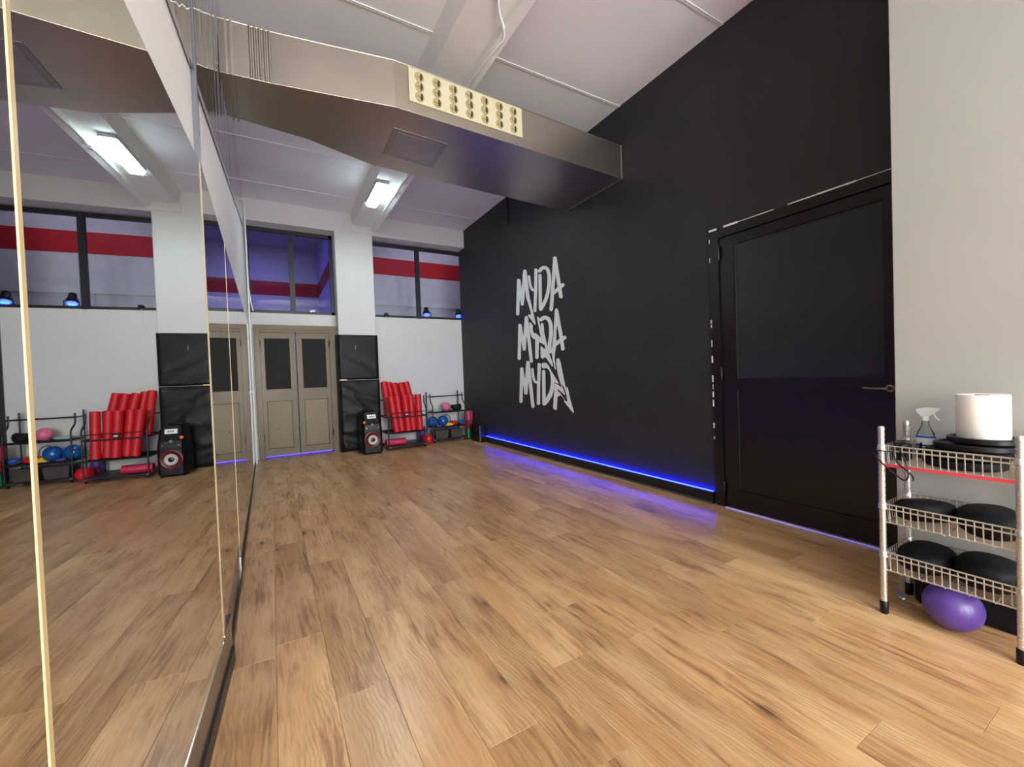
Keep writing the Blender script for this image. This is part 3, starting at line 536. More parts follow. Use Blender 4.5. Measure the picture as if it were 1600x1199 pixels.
# bronze double door
t = thing('door_2', 'bronze aluminium double door with dark upper panes', None, (.36, D2, 0), kind='structure')
yd = D2-.03
f = MB(); f.box(-.206, -.135, yd-.03, D2+.08, 0, 2.056); f.box(.86, .968, yd-.03, D2+.08, 0, 2.056); f.box(-.135, .86, yd-.03, D2+.08, 1.985, 2.056)
f.box(-.135, .86, yd-.012, D2+.05, 1.945, 1.985); f.box(-.135, -.128, yd-.012, D2+.05, 0, 1.945); f.box(.845, .86, yd-.012, D2+.05, 0, 1.945)
f.build('frame', M_door, t)
for x0, x1, p0, p1 in ((-.126, .352, -.082, .280), (.366, .842, .435, .800)):
    l = MB(); y0, y1 = yd+.005, yd+.045
    l.box(x0, p0, y0, y1, .03, 1.942); l.box(p1, x1, y0, y1, .03, 1.942); l.box(p0, p1, y0, y1, 1.86, 1.942); l.box(p0, p1, y0, y1, .89, 1.052); l.box(p0, p1, y0, y1, .03, .13)
    l = l.build('leaf', M_door, t)
    MB().box(p0-.005, p1+.005, yd+.02, yd+.03, 1.045, 1.865).build('pane', M_doorglass, l)
    q = MB(); q.loft([[(p0+d,yy,.13+d),(p1-d,yy,.13+d),(p1-d,yy,.89-d),(p0+d,yy,.89-d)] for d, yy in ((.0,yd+.03),(.004,yd+.022),(.018,yd+.010),(.022,yd+.010))])
    q.build('lower_panel', M_doorpanel, l)
    g_ = MB()
    for zz0, zz1 in ((1.052,1.86),(.13,.89)):
        w = .010
        g_.box(p0, p0+w, yd-.001, yd+.02, zz0, zz1); g_.box(p1-w, p1, yd-.001, yd+.02, zz0, zz1); g_.box(p0, p1, yd-.001, yd+.02, zz0, zz0+w); g_.box(p0, p1, yd-.001, yd+.02, zz1-w, zz1)
    g_.build('bead', mat('bronze_dark', srgb(78,66,44), .4, metal=.4) if x0 < 0 else bpy.data.materials['bronze_dark'], l)
    if x0 < 0: MB().lathe([(.009,0),(.009,.004),(.004,.006)], (.062, yd+.010, .45), (0,-1,0), n=10).build('screw_plug', M_slot, l)
for x in (-.13, .848):
    for z in (.28, 1.72):
        MB().lathe([(.010,0),(.010,.10)], (x, yd-.02, z), n=8).build('hinge', M_door, t)
o = MB().box(-.12, .84, D2+.10, D2+.13, .002, .012).build('led_strip', M_leakglow, None, (.36, D2+.115, 0)); tag(o, 'added glowing strip behind the double door, standing for hall light leaking under it', 'light strip')  # no real strip: glow added where hall light leaks under the leaves

# ================================================================== LETTERING
t = thing('wall_lettering', 'white brush style word painted three times one above another on the black wall', 'wall lettering', (R, 4.7, 1.0))
d = 0
cur = {}
for row, let, poly in LETTERS:
    cur.setdefault((row, let), []).append(poly)
for (row, let), polys in cur.items():
    b = MB()
    for p in polys:
        d += 1; b.prism(p, R-.0015-.0001*(d % 7), R+.001, 0)
    o = b.build('letter_'+let, M_logo, t)
b = MB()
for p in CUTS: b.prism(p, R-.0032, R-.001, 0)
b.build('bolt_outline', M_black, t)

# ================================================================== DUCT
t = thing('ventilation_duct', 'galvanised steel ventilation duct crossing under the ceiling', 'duct', (1.5, 3.5, 3.12))
zb, zt = 3.12, 3.455
fr = [(-.205,3.182),(-.14,3.172),(.08,3.155),(.476,3.094),(.86,3.032),(.92,3.034),(3.2186,3.135)]
bk = [(-.195,3.672),(-.139,3.683),(.333,3.746),(.60,3.845),(.872,3.939),(1.28,3.967),(3.2186,4.067)]
secs = []
def lerp(poly, x):
    for (x0,y0),(x1,y1) in zip(poly[:-1], poly[1:]):
        if x <= x1 or (x1,y1) == poly[-1]:
            k = (x-x0)/(x1-x0); return y0+k*(y1-y0)
xs = [-.20,-.14,.08,.333,.476,.60,.86,.92,1.28,2.2,R-.003]
b = MB(); b.loft([[(x,lerp(fr,x),zb),(x,lerp(bk,x),zb),(x,lerp(bk,x),zt),(x,lerp(fr,x),zt)] for x in xs]); b.build('duct_body', M_steel, t)
def collar(x, w, e, name='flange', m=M_steel):
    b = MB(); y0, y1 = lerp(fr, x)-e, lerp(bk, x)+e
    o_ = [(y0,zb-e),(y1,zb-e),(y1,zt+e),(y0,zt+e)]; n_ = [(y0+e,zb),(y1-e,zb),(y1-e,zt),(y0+e,zt)]
    for k in range(4):
        j = (k+1) % 4
        b.loft([[(x,*o_[k]),(x,*o_[j]),(x,*n_[j]),(x,*n_[k])],[(x+w,*o_[k]),(x+w,*o_[j]),(x+w,*n_[j]),(x+w,*n_[k])]])
    return b.build(name, m, t)
collar(-.165, .012, .012); collar(-.135, .012, .014); collar(-.04, .004, .005)
for k in range(5):
    x = -.028+k*.027
    b = MB(); b.tube([(x,lerp(fr,x)-.002,zb+.004),(x,lerp(fr,x)-.002,zt-.004)], .009, 10); b.build('rib', M_steel, t, smooth=50)
collar(R-.022, .018, .006, 'end_flange', M_chrome)
# edge seams
b = MB(); b.tube([(x,lerp(fr,x)-.001,zt) for x in xs], .003, 6); b.tube([(x,lerp(fr,x)-.001,zb) for x in xs], .003, 6); b.build('edge_seam', M_steel, t)
# grille on the front
gy = lambda x: lerp(fr, x)
gr = MB().loft([[(.965,gy(.965)-.012,3.195),(1.965,gy(1.965)-.012,3.195),(1.965,gy(1.965)-.012,3.44),(.965,gy(.965)-.012,3.44)],
                [(.965,gy(.965)-.0005,3.195),(1.965,gy(1.965)-.0005,3.195),(1.965,gy(1.965)-.0005,3.44),(.965,gy(.965)-.0005,3.44)]]).build('grille', M_cream, t)
gr['label'] = 'cream grille plate with three rows of round nozzles'
nz = None
for i in range(7):
    for j in range(3):
        x = 1.045+i*.1385; z = 3.243+j*.0735; y = gy(x)-.012
        b = MB(); b.m = 0
        b.lathe([(.036,.0),(.036,.004),(.032,.007),(.028,.004),(.024,.003)], (0,0,0), (0,-1,0), n=20)
        b.m = 0; b.box(-.022,.004,-.012,-.002,-.003,.003); b.box(-.012,-.008,-.010,-.002,-.022,.022)
        b.m = 1; b.lathe([(.013,0),(.013,.008)], (0,0,0), (0,-1,0), n=12)
        for q in range(len(b.v)-24, len(b.v)): vx = b.v[q]; b.v[q] = (vx[0]*.75+.014, vx[1], vx[2]*2.0)
        b.xf(Matrix.Translation((x,y,z)) @ Matrix.Rotation(math.radians(random.uniform(-6,6)), 4, 'Y'))
        b.build('nozzle', [M_nozzle, M_slot], gr, smooth=40)
# access hatch below
hp = [(.911,3.284),(1.375,3.316),(1.389,3.754),(.923,3.695)]
MB().prism(hp, zb-.004, zb+.001).build('access_hatch', mat('hatch_steel', srgb(168,164,160), .45, metal=1, var=.05), t)
hc = Vector((1.15,3.512)); hq = [tuple(hc+(Vector(p)-hc)*.82) for p in hp]
MB().prism(hq, zb-.006, zb-.0035).build('hatch_cover', mat('hatch_steel2', srgb(176,172,168), .4, metal=1, var=.05), t)

# ================================================================== LAMPS, CONDUITS
def ceiling_lamp(yc, lab):
    xc, zc = 1.335, 3.692
    t = thing('ceiling_lamp', lab, 'ceiling lamp', (xc, yc, zc), 'fluorescent fittings on the ceiling beam')
    hl, hw = .365, .078
    MB().bbox(xc-hw, xc+hw, yc-hl, yc+hl, zc-.045, zc, .012).build('housing', mat('lamp_grey', srgb(170,172,174), .5) if 'lamp_grey' not in bpy.data.materials else bpy.data.materials['lamp_grey'], t)
    b = MB(); rings = []
    for k, (s, z) in enumerate(((1,zc-.045),(1,zc-.06),(.9,zc-.082),(.6,zc-.092))):
        w, l = (hw-.004)*s, hl-.006-(1-s)*.06; c_ = .02*s
        rings.append([(xc-w+c_,yc-l,z),(xc+w-c_,yc-l,z),(xc+w,yc-l+c_,z),(xc+w,yc+l-c_,z),(xc+w-c_,yc+l,z),(xc-w+c_,yc+l,z),(xc-w,yc+l-c_,z),(xc-w,yc-l+c_,z)])
    b.loft(rings).build('diffuser', M_tubelight, t)
    for dy in (-.30, .30):
        for sx in (-1, 1): MB().box(xc+sx*hw-.006, xc+sx*hw+.006, yc+dy-.012, yc+dy+.012, zc-.055, zc-.03).build('clip', M_chrome, t)
    l = bpy.data.lights.new('tube_light', 'AREA'); l.shape = 'RECTANGLE'; l.size = .12; l.size_y = .66; l.energy = LAMP_W; l.color = (.86,.97,1)
    o = bpy.data.objects.new('tube_light', l); COL.objects.link(o); o.parent = t; o.location = (0,0,-.096)
    return t
ceiling_lamp(5.78, 'lit white fluorescent fitting under the beam near the far column')

ceiling_lamp(-1.2, 'unseen fluorescent fitting added on the beam behind the photographer')  # out of view, added to help light the room from behind

b = MB(); b.tube(smooth_path([(1.34,1.6,3.685),(1.36,2.3,3.685),(1.44,2.52,3.68),(1.585,2.64,3.61),(1.56,2.75,3.60),(1.548,3.05,3.612),(1.54,5.2,3.62)]), .011, 8)
o = b.build('conduit', M_plwhite, None, (1.4,2.5,3.68), smooth=50); tag(o, 'white conduit bent along the side of the ceiling beam', 'conduit')
b = MB(); b.tube([(1.538,5.2,3.628),(1.538,6.3,3.628)], .010, 8); b.tube([(1.415,5.75,3.675),(1.538,5.62,3.63)], .006, 6); b.box(1.528,1.55,5.50,5.56,3.605,3.632); b.box(1.528,1.55,5.62,5.68,3.605,3.632)
o = b.build('lamp_cable', M_plwhite, None, (1.54,5.7,3.63), smooth=50); tag(o, 'white cable with junction clips beside the lit fitting', 'cable')
b = MB(); b.tube(smooth_path([(-.229,7.06,.0),(-.229,7.06,.5),(-.230,7.06,1.2),(-.231,7.06,2.4),(-.232,7.06,3.4),(-.232,7.06,3.6),(-.233,7.04,3.70),(-.236,6.92,3.74)]), .013, 10)
cd = b.build('corner_conduit', M_plwhite, None, (-.25,7.0,0), smooth=50); tag(cd, 'white vertical pipe at the end of the mirror wall', 'pipe')
MB().lathe([(.014,0),(.022,.008),(.024,.03),(.021,.05),(.014,.058)], (-.230,7.06,1.005), n=14).build('coupling', M_plwhite, cd, smooth=40)
b = MB(); b.tube(smooth_path([(-.248,7.42,3.4),(-.243,7.41,2.7),(-.225,7.41,2.45),(-.195,7.41,2.26)]), .010, 8)
o = b.build('window_cord', M_plwhite, None, (-.2,7.41,2.3), smooth=50); tag(o, 'pale rod leaning in the corner of the purple window', 'rod')
b = MB(); b.tube([(R-.012,5.505,3.86),(R-.012,5.51,3.44)], .010, 8)
o = b.build('hanging_cable', M_bplastic, None, (R-.012,5.5,3.44), smooth=50); tag(o, 'short black cable hanging at the top of the black wall', 'cable')
b = MB(); b.bbox(1.765,1.825,D2-.05,D2+.004,2.262,2.315,.01); b.tube([(1.75,D2-.02,2.29),(1.78,D2-.02,2.285)], .008, 8)
o = b.build('cable_clip', M_bplastic, None, (1.8,D2-.02,2.24)); tag(o, 'small black clip on the sill of the striped window', 'clip')
b = MB(); b.tube(smooth_path([(1.79,D2-.012,2.265),(1.80,D2-.01,2.20),(1.785,D2-.008,2.05),(1.74,D2-.008,1.93),(1.62,D2-.008,1.88)]), .004, 6)
o = b.build('sill_cable', M_plwhite, None, (1.75,D2-.01,2.0)); tag(o, 'thin white cable hanging from the sill of the striped window', 'cable')

def par_spot(x, y, lab):
    z0 = 2.246
    t = thing('spotlight', lab, 'spotlight', (x, y, z0), 'blue spotlights on the window sill')
    b = MB(); ax = Vector((-.10,-.42,-.90)).normalized(); c0 = Vector((x-.01,y+.04,z0+.225))
    b.lathe([(.012,-.01),(.040,0),(.046,.03),(.05,.07),(.062,.09),(.066,.15)], c0, ax, 18); b.build('can', M_bplastic, t, smooth=40)
    MB().lathe([(.058,0),(.058,.004),(.02,.012)], c0+ax*.146, ax, 18).build('lens', M_spotlens, t, smooth=30)
    b = MB(); b.tube([(x-.078,y+.03,z0+.006),(x-.078,y+.02,z0+.13),(x-.05,y+.02,z0+.15)], .007, 6); b.tube([(x+.078,y+.03,z0+.006),(x+.078,y+.02,z0+.13),(x+.05,y+.02,z0+.15)], .007, 6)
    b.box(x-.085, x+.085, y-.01, y+.07, z0, z0+.010); b.build('bracket', M_bplastic, t)
    l = bpy.data.lights.new('spot_glow', 'SPOT'); l.energy = 1.6; l.color = (.005,.02,1); l.spot_size = math.radians(150); l.shadow_soft_size = .04
    o = bpy.data.objects.new('spot_glow', l); COL.objects.link(o); o.parent = t; p = c0+ax*.17; o.location = p-Vector((x,y,z0)); o.rotation_mode = 'QUATERNION'; o.rotation_quaternion = ax.to_track_quat('-Z','Y')
par_spot(2.60, 7.60, 'blue glowing spotlight just beside the mullion of the striped window')
par_spot(3.25, 7.60, 'blue glowing spotlight half hidden at the edge of the black wall')

# ================================================================== COLUMN PAD
t = thing('column_pad', 'black vinyl padding wrapped around the foot of the white column', 'wall pad', (1.25, D1, 0))
def pad(z0, z1, name, amp, seed):
    nx, nz_ = 26, 44; b = MB(); x0, x1 = .935, 1.572; th = .035
    def disp(u, v):
        x, z = x0+(x1-x0)*u, z0+(z1-z0)*v
        p = Vector((x*2.2+seed, z*7+x*2.5, seed)); q = noise.noise(p)
        fold = (1-abs(noise.noise(Vector((x*1.5+seed*3, z*5.5+x*3.0, 4+seed)))))**6
        e = min(u, 1-u, v*1.3, (1-v)*1.3); r = min(1, e/.06); r = math.sqrt(max(0, 1-(1-r)**2))
        return D1-.004-r*(th+amp*(q*.5+fold*.9))
    for j in range(nz_+1):
        for i in range(nx+1):
            u, v = i/nx, j/nz_; b.v.append((x0+(x1-x0)*u, disp(u, v), z0+(z1-z0)*v))
    for j in range(nz_):
        for i in range(nx):
            k = j*(nx+1)+i; b.face([k, k+1, k+nx+2, k+nx+1])
    b.box(x0, .966, D1-.006, D1+.22, z0, z1); b.box(1.558, x1, D1-.006, D1+.20, z0, z1)
    return b.build(name, M_vinyl, t, smooth=70)
pad(1.165, 1.90, 'upper_pad', .010, 1.3); pad(.002, 1.16, 'lower_pad', .024, 5.1)
MB().box(.95, 1.06, D1-.044, D1-.040, 1.158, 1.178).build('tape_patch', mat('gold_tape', srgb(206,176,84), .3), t)
MB().box(1.205, 1.217, D1-.047, D1-.042, 1.66, 1.72).build('small_tag', M_grey, t)

# ================================================================== SPEAKER
t = thing('speaker_tower', 'black party speaker tower on the floor before the padded column', 'speaker', (1.325, 6.8, 0))
b = MB()
def sp_ring(z, w, d0, d1):
    x = 1.325
    return [(x-w,d1,z),(x-w,d0+.05,z),(x-w*.72,d0,z),(x+w*.72,d0,z),(x+w,d0+.05,z),(x+w,d1,z)]
b.loft([sp_ring(.012,.150,6.69,6.97), sp_ring(.03,.158,6.675,6.975), sp_ring(.38,.158,6.675,6.975), sp_ring(.46,.150,6.685,6.97), sp_ring(.50,.145,6.70,6.965), sp_ring(.60,.142,6.735,6.96), sp_ring(.632,.12,6.76,6.95)])
b.build('cabinet', M_bplastic, t)
b = MB(); b.lathe([(.125,0),(.125,.010),(.112,.014),(.100,.008)], (1.325,6.676,.225), (0,-1,0), 28); w_ = b.build('woofer_ring', M_redcone, t, smooth=40)
b = MB(); b.lathe([(.102,.004),(.090,.011),(.085,.007)], (1.325,6.676,.225), (0,-1,0), 28); b.build('surround', M_bplastic, w_, smooth=40)
b = MB(); b.lathe([(.072,.010),(.064,.016),(.040,.009),(.034,.008)], (1.325,6.676,.225), (0,-1,0), 28); b.build('cone', M_cone, w_, smooth=40)
b = MB(); b.lathe([(.035,.008),(.03,.016),(.012,.021)], (1.325,6.676,.225), (0,-1,0), 20); b.build('dust_cap', M_bplastic, w_, smooth=40)
b = MB(); b.loft([[(1.262,6.728,.552),(1.395,6.728,.552),(1.395,6.745,.612),(1.262,6.745,.612)],[(1.262,6.716,.552),(1.395,6.716,.552),(1.395,6.733,.612),(1.262,6.733,.612)]])
dsp = b.build('display', M_plwhite, t)
b = MB()
for k, x in enumerate((1.30,1.325,1.35)): b.loft([[(x,6.7215,.572),(x+.014,6.7215,.572),(x+.014,6.7255,.592),(x,6.7255,.592)],[(x,6.7195,.572),(x+.014,6.7195,.572),(x+.014,6.7235,.592),(x,6.7235,.592)]])
b.build('display_mark', M_slot, dsp)
MB().lathe([(.02,0),(.02,.01),(.012,.012)], (1.215,6.700,.50), (-.3,-1,0), 14).build('side_lamp', M_orange, t)
MB().lathe([(.02,0),(.02,.012),(.014,.014)], (1.325,6.69,.455), (0,-1,.1), 18).build('volume_knob', M_grey, t, smooth=40)
for x in (1.24,1.41): MB().lathe([(.008,0),(.008,.006)], (x,6.676,.41), (0,-1,0), 10).build('screw', M_chrome, t)
for x in (1.21,1.44):
    for y in (6.72,6.93): MB().lathe([(.018,0),(.022,.013)], (x,y,0), n=10).build('foot', M_bplastic, t)
b = MB(); b.box(1.25,1.40,6.80,6.95,.632,.645); b.tube([(1.25,6.90,.635),(1.25,6.90,.665),(1.40,6.90,.665),(1.40,6.90,.635)], .010, 8); b.build('carry_handle', M_bplastic, t, smooth=40)

# ================================================================== ROLLER RACK
t = thing('roller_rack', 'black tube rack on casters holding the red foam rollers', 'rack', (1.92, 6.98, 0))
yF, yK = 6.80, 7.345; xl, xr = 1.60, 2.235; rt = .0105
for x in (xl, xr):
    b = MB(); b.tube(smooth_path([(x,yF,.055),(x,yF,.60),(x,yF+.01,.66),(x,yF+.06,.70),(x,yF+.10,.74),(x,yF+.11,.86)], 2), rt, 8)
    b.tube([(x,yK,.055),(x,yK,.86)], rt, 8)
    for z in (.06, .27, .53): b.tube([(x,yF,z),(x,yK,z)], rt*.85, 8)
    b.build('side_frame', M_tube, t, smooth=50)
for nm, y, z in (('front_bar',yF-.004,.527),('front_bar',yF-.004,.60),('front_bar',yF,.27),('rear_bar',yK,.27),('rear_bar',yK,.80),('rear_bar',yK,.53)):
    b = MB(); b.tube([(xl,y,z),(xr,y,z)], rt*(.9 if z != .60 else .5), 8); b.build(nm, M_tube, t, smooth=50)
def mesh_shelf(x0, x1, y0, y1, z, name, par):
    b = MB(); b.tube([(x0,y0,z),(x1,y0,z),(x1,y1,z),(x0,y1,z)], .008, 6, closed=True)
    n = 14
    for k in range(1, n): y = y0+(y1-y0)*k/n; b.tube([(x0,y,z),(x1,y,z)], .004, 5)
    for k in range(1, 6): x = x0+(x1-x0)*k/6; b.tube([(x,y0,z-.004),(x,y1,z-.004)], .004, 5)
    return b.build(name, M_tube, par)
mesh_shelf(xl, xr, yF, yK, .27, 'wire_shelf', t)
b = MB(); b.box(xl, xr, yF, yK, .048, .062); b.build('base_tray', M_tube, t)
b = MB(); b.bbox(1.873,1.932,yF-.014,yF-.006,.54,.592,.003); b.m = 1; b.box(1.882,1.923,yF-.0155,yF-.0135,.555,.580); b.build('name_plate', [M_bplastic, M_cone], t)
def caster(x, y, par):
    b = MB(); b.m = 0; b.lathe([(.022,-.008),(.024,0),(.022,.008)], (x,y,.024), (1,0,0), 14); b.m = 1; b.box(x-.012,x+.012,y-.012,y+.012,.034,.055)
    return b.build('caster', [M_bplastic, M_chrome], par, smooth=40)
for x in (xl+.02, xr-.02):
    for y in (yF+.01, yK-.01): caster(x, y, t)
# rollers
def roller_mesh():
    b = MB(); r = .054
    b.lathe([(.012,.004),(r-.006,0),(r,.006),(r,.594),(r-.006,.60),(.012,.596)], (0,0,0), n=22)
    return b
rm = None
def roller(p0, p1, lab, grp):
    global rm
    p0, p1 = Vector(p0), Vector(p1)
    if rm is None: o = roller_mesh().build('foam_roller', M_red, smooth=40); rm = o.data
    else: o = bpy.data.objects.new('foam_roller', rm); COL.objects.link(o)
    o.location = p0; o.rotation_mode = 'QUATERNION'; o.rotation_quaternion = (p1-p0).to_track_quat('Z','Y')
    tag(o, lab, 'foam roller', grp); return o
ords = ['leftmost', 'second', 'middle', 'fourth', 'rightmost']
for k in range(5):
    xb, xt = 1.752+k*.0965, 1.678+k*.1135
    yo = (0, .052)[k % 2]
    roller((xb, 6.866+yo, .285), (xt, 6.896+yo, .882), '%s red foam roller in the front row of the rack%s' % (ords[k], ', leaning' if k == 0 else ''), 'red foam rollers in the front row')
for k in range(5):
    xt = [1.648, 1.738, 1.806, 1.925, 2.033][k]; xb = [1.69, 1.815, 1.90, 2.02, 2.125][k]
    zt0 = [1.112,1.10,1.085,1.085,1.095][k]; yo = (0, .06, -.03, .0, .03)[k]
    d_ = Vector((xt-xb, .12, .58)).normalized(); p1 = Vector((xt, 7.20+yo, zt0))
    roller(p1-d_*.6, p1, '%s red foam roller in the taller back row of the rack' % ords[k], 'red foam rollers in the back row')
b = MB(); b.lathe([(.015,.012),(.045,.003),(.055,0),(.058,.004),(.058,.316),(.054,.32),(.02,.316)], (1.565,6.86,.122), (1,.0,.0), 22)
o = b.build('rolled_mat', M_pinkmat, None, (1.72,6.86,.06), smooth=40); tag(o, 'crimson rolled mat lying on the bottom tray of the roller rack', 'rolled mat')
MB().lathe([(.024,0),(.024,.006)], (1.883,6.86,.122), (1,0,0), 12).build('end_plug', M_plwhite, o)

# ================================================================== BALL RACK
t = thing('ball_rack', 'low black rack on casters holding balls and cushions in the corner', 'rack', (2.75, 7.2, 0))
xl, xr, yF, yK = 2.43, 3.045, 7.03, 7.35
for x in (xl, xr):
    b = MB(); b.tube(smooth_path([(x,yF,.05),(x,yF,.60),(x,yF+.01,.66),(x,yF+.10,.72),(x,yF+.12,.77),(x,yF+.12,.87)], 2), rt, 8); b.tube([(x,yK,.05),(x,yK,.90)], rt, 8)
    for z in (.06,.265,.53): b.tube([(x,yF,z),(x,yK,z)], rt*.85, 8)
    b.tube([(x,yF+.12,.815),(x,yK,.815)], rt*.85, 8)
    b.build('side_frame', M_tube, t, smooth=50)
b = MB(); b.tube([(xl-.015,yF+.12,.815),(xr+.03,yF+.12,.815)], rt, 8); b.build('top_bar', M_tube, t, smooth=50)
for z in (.53,.265): mesh_shelf(xl, xr, yF, yK, z, 'wire_shelf', t)
for z in (.53,.265):
    b = MB(); b.tube([(xl,yF-.004,z+.012),(xr,yF-.004,z+.012)], .010, 8); b.build('front_bar', M_tube, t, smooth=50)
b = MB(); b.box(xl, xr, yF, yK, .048, .062); b.build('base_tray', M_tube, t)
for x in (xl+.02, xr-.02):
    for y in (yF+.01, yK-.01): caster(x, y, t)
def ballthing(c, r, m, lab, grp='exercise balls at the far wall', nm='exercise_ball', sc=(1,1,1)):
    o = MB().ball(c, r, 28, 16, sc).build(nm, m, None, (c[0], c[1], c[2]-r*sc[2]), smooth=60); tag(o, lab, 'ball', grp)
    if m is not M_purple: MB().lathe([(.010,0),(.010,.004),(.004,.005)], (c[0]-r*.45*sc[0], c[1]-r*.80*sc[1], c[2]+r*.42*sc[2]), (-.45,-.8,.42), 10).build('valve', m, o)
    return o
ballthing((2.735,7.17,.618), .082, M_pink, 'pink ball on the top shelf of the ball rack')
ballthing((2.455,7.135,.371), .096, M_blue, 'blue ball at the end of the middle shelf beside the rollers')
ballthing((2.65,7.135,.371), .096, M_blue, 'blue ball second along on the middle shelf of the ball rack')
ballthing((2.330,7.05,.088), .088, M_redball, 'glossy red ball on the floor between the two racks')
ballthing((2.325,7.215,.075), .075, M_dkred, 'dark red ball on the floor behind the glossy red one')
def soft(c, r, h, m, nm, lab, cat, n=26, tilt=(0,0), wob=.0, sc=(1,1), grp=None, seed=0, pw=.55):
    b = MB(); prof = []
    for i in range(13):
        a = math.pi*i/12; prof.append((max(1e-4, r*abs(math.sin(a))**pw), -h/2*math.copysign(abs(math.cos(a))**.8, math.cos(a))))
    b.lathe(prof, (0,0,0), n=n)
    for i, v in enumerate(b.v):
        q = noise.noise(Vector((v[0]*9+seed, v[1]*9, v[2]*12+seed*2)))*wob; v = Vector(v); l = v.length or 1
        b.v[i] = tuple(v*(1+q/max(l,.02)))
    b.xf(Matrix.Translation(c) @ Euler((tilt[0],tilt[1],0)).to_matrix().to_4x4() @ Matrix.Diagonal((sc[0],sc[1],1,1)))
    zmin = min(v[2] for v in b.v)
    o = b.build(nm, m, None, (c[0],c[1],zmin), smooth=60); tag(o, lab, cat, grp); return o
soft((2.545,7.16,.560), .085, .045, M_teal, 'folded_cloth', 'pale teal folded cloth on the top shelf of the ball rack', 'cloth', wob=.01, sc=(1.25,.9), seed=2)
soft((2.93,7.17,.595), .098, .115, M_bmatte, 'bundled_straps', 'bundle of black straps on the top shelf of the ball rack', 'straps', wob=.03, sc=(1.05,.9), seed=5)
soft((2.552,7.062,.297), .048, .035, M_violet, 'small_cushion', 'small violet cushion under the blue balls', 'cushion', wob=.01, sc=(1.1,.8), seed=7)
b = MB(); 
prof = [(2.665,.285),(2.70,.31),(2.72,.345),(2.74,.325),(2.775,.335),(2.79,.31),(2.82,.30),(2.80,.285),(2.79,.279),(2.69,.279)]
b.prism(prof, 7.055, 7.10, 1); o = b.build('star_pad', M_yellow, None, (2.74,7.08,.279)); tag(o, 'yellow spiky rubber pad on the middle shelf of the ball rack', 'rubber pad')
soft((2.862,7.17,.318), .085, .05, M_redball, 'balance_cushion', 'red round balance cushion on the middle shelf', 'cushion', tilt=(.25,0), grp='round balance cushions', sc=(1.05,1))
soft((3.003,7.13,.325), .062, .055, M_bluedisc, 'balance_cushion', 'blue round balance cushion at the wall end of the middle shelf', 'cushion', tilt=(.25,0), grp='round balance cushions', sc=(.85,1))
b = MB(); b.tube([(2.765+.075*math.cos(a*math.pi/12), 7.255+.012*math.sin(a*math.pi/12), .372+.09*math.sin(a*math.pi/12)) for a in range(24)], .011, 8, closed=True)
o = b.build('pilates_ring', M_grey, None, (2.765,7.255,.27), smooth=60); tag(o, 'grey exercise ring standing behind the blue balls', 'exercise ring')
b = MB(); b.bbox(3.062,3.205,7.05,7.13,.34,.52,.012); o = b.build('foam_block', M_pinkmat, None, (3.13,7.09,.25)); 
tag(o, 'crimson foam block hung at the end of the ball rack', 'foam block')
MB().bbox(3.085,3.195,7.06,7.12,.20,.34,.01).build('lower_flap', M_dkred, o)
MB().tube(smooth_path([(3.10,7.045,.52),(3.115,7.04,.44),(3.12,7.04,.34)]), .009, 6).build('strap', M_teal, o)
soft((3.13,7.08,.105), .055, .19, M_green, 'small_bottle', 'green rubber weight standing by the wall end of the ball rack', 'weight', sc=(.7,.7))
o = MB().lathe([(.035,0),(.062,.006),(.066,.02),(.066,.26),(.06,.275),(.02,.27)], (2.335,7.382,.002), (0,0,1), 20).build('rolled_mat', M_violet, None, (2.335,7.382,.002), smooth=40); tag(o, 'violet rolled mat upright between the two racks', 'rolled mat')
for x0, x1, lab in ((2.47,2.72,'smoked plastic bin on the base of the ball rack nearer the rollers'),(2.76,3.0,'smoked plastic bin on the base of the ball rack nearer the black wall')):
    b = MB(); b.loft([[(x0+.015,7.06,.064),(x1-.015,7.06,.064),(x1-.015,7.31,.064),(x0+.015,7.31,.064)],[(x0,7.045,.20),(x1,7.045,.20),(x1,7.325,.20),(x0,7.325,.20)]])
    o = b.build('storage_bin', M_bin, None, ((x0+x1)/2,7.18,.064)); tag(o, lab, 'bin', 'bins under the ball rack')
    MB().bbox(x0-.006,x1+.006,7.039,7.331,.20,.215,.005).build('lid', M_bin, o)
# black box in the corner
o = MB().bbox(3.09,3.182,6.50,6.90,.0,.298,.006).build('corner_box', M_bplastic, None, (3.14,6.7,0)); tag(o, 'slim black box in the far corner at the start of the blue light', 'box')
MB().box(3.084,3.090,6.52,6.53,.01,.29).build('metal_edge', M_steel, o)
MB().tube([(3.13,6.52,.298),(3.13,6.52,.335)], .004, 6).build('cable_end', M_bplastic, o)

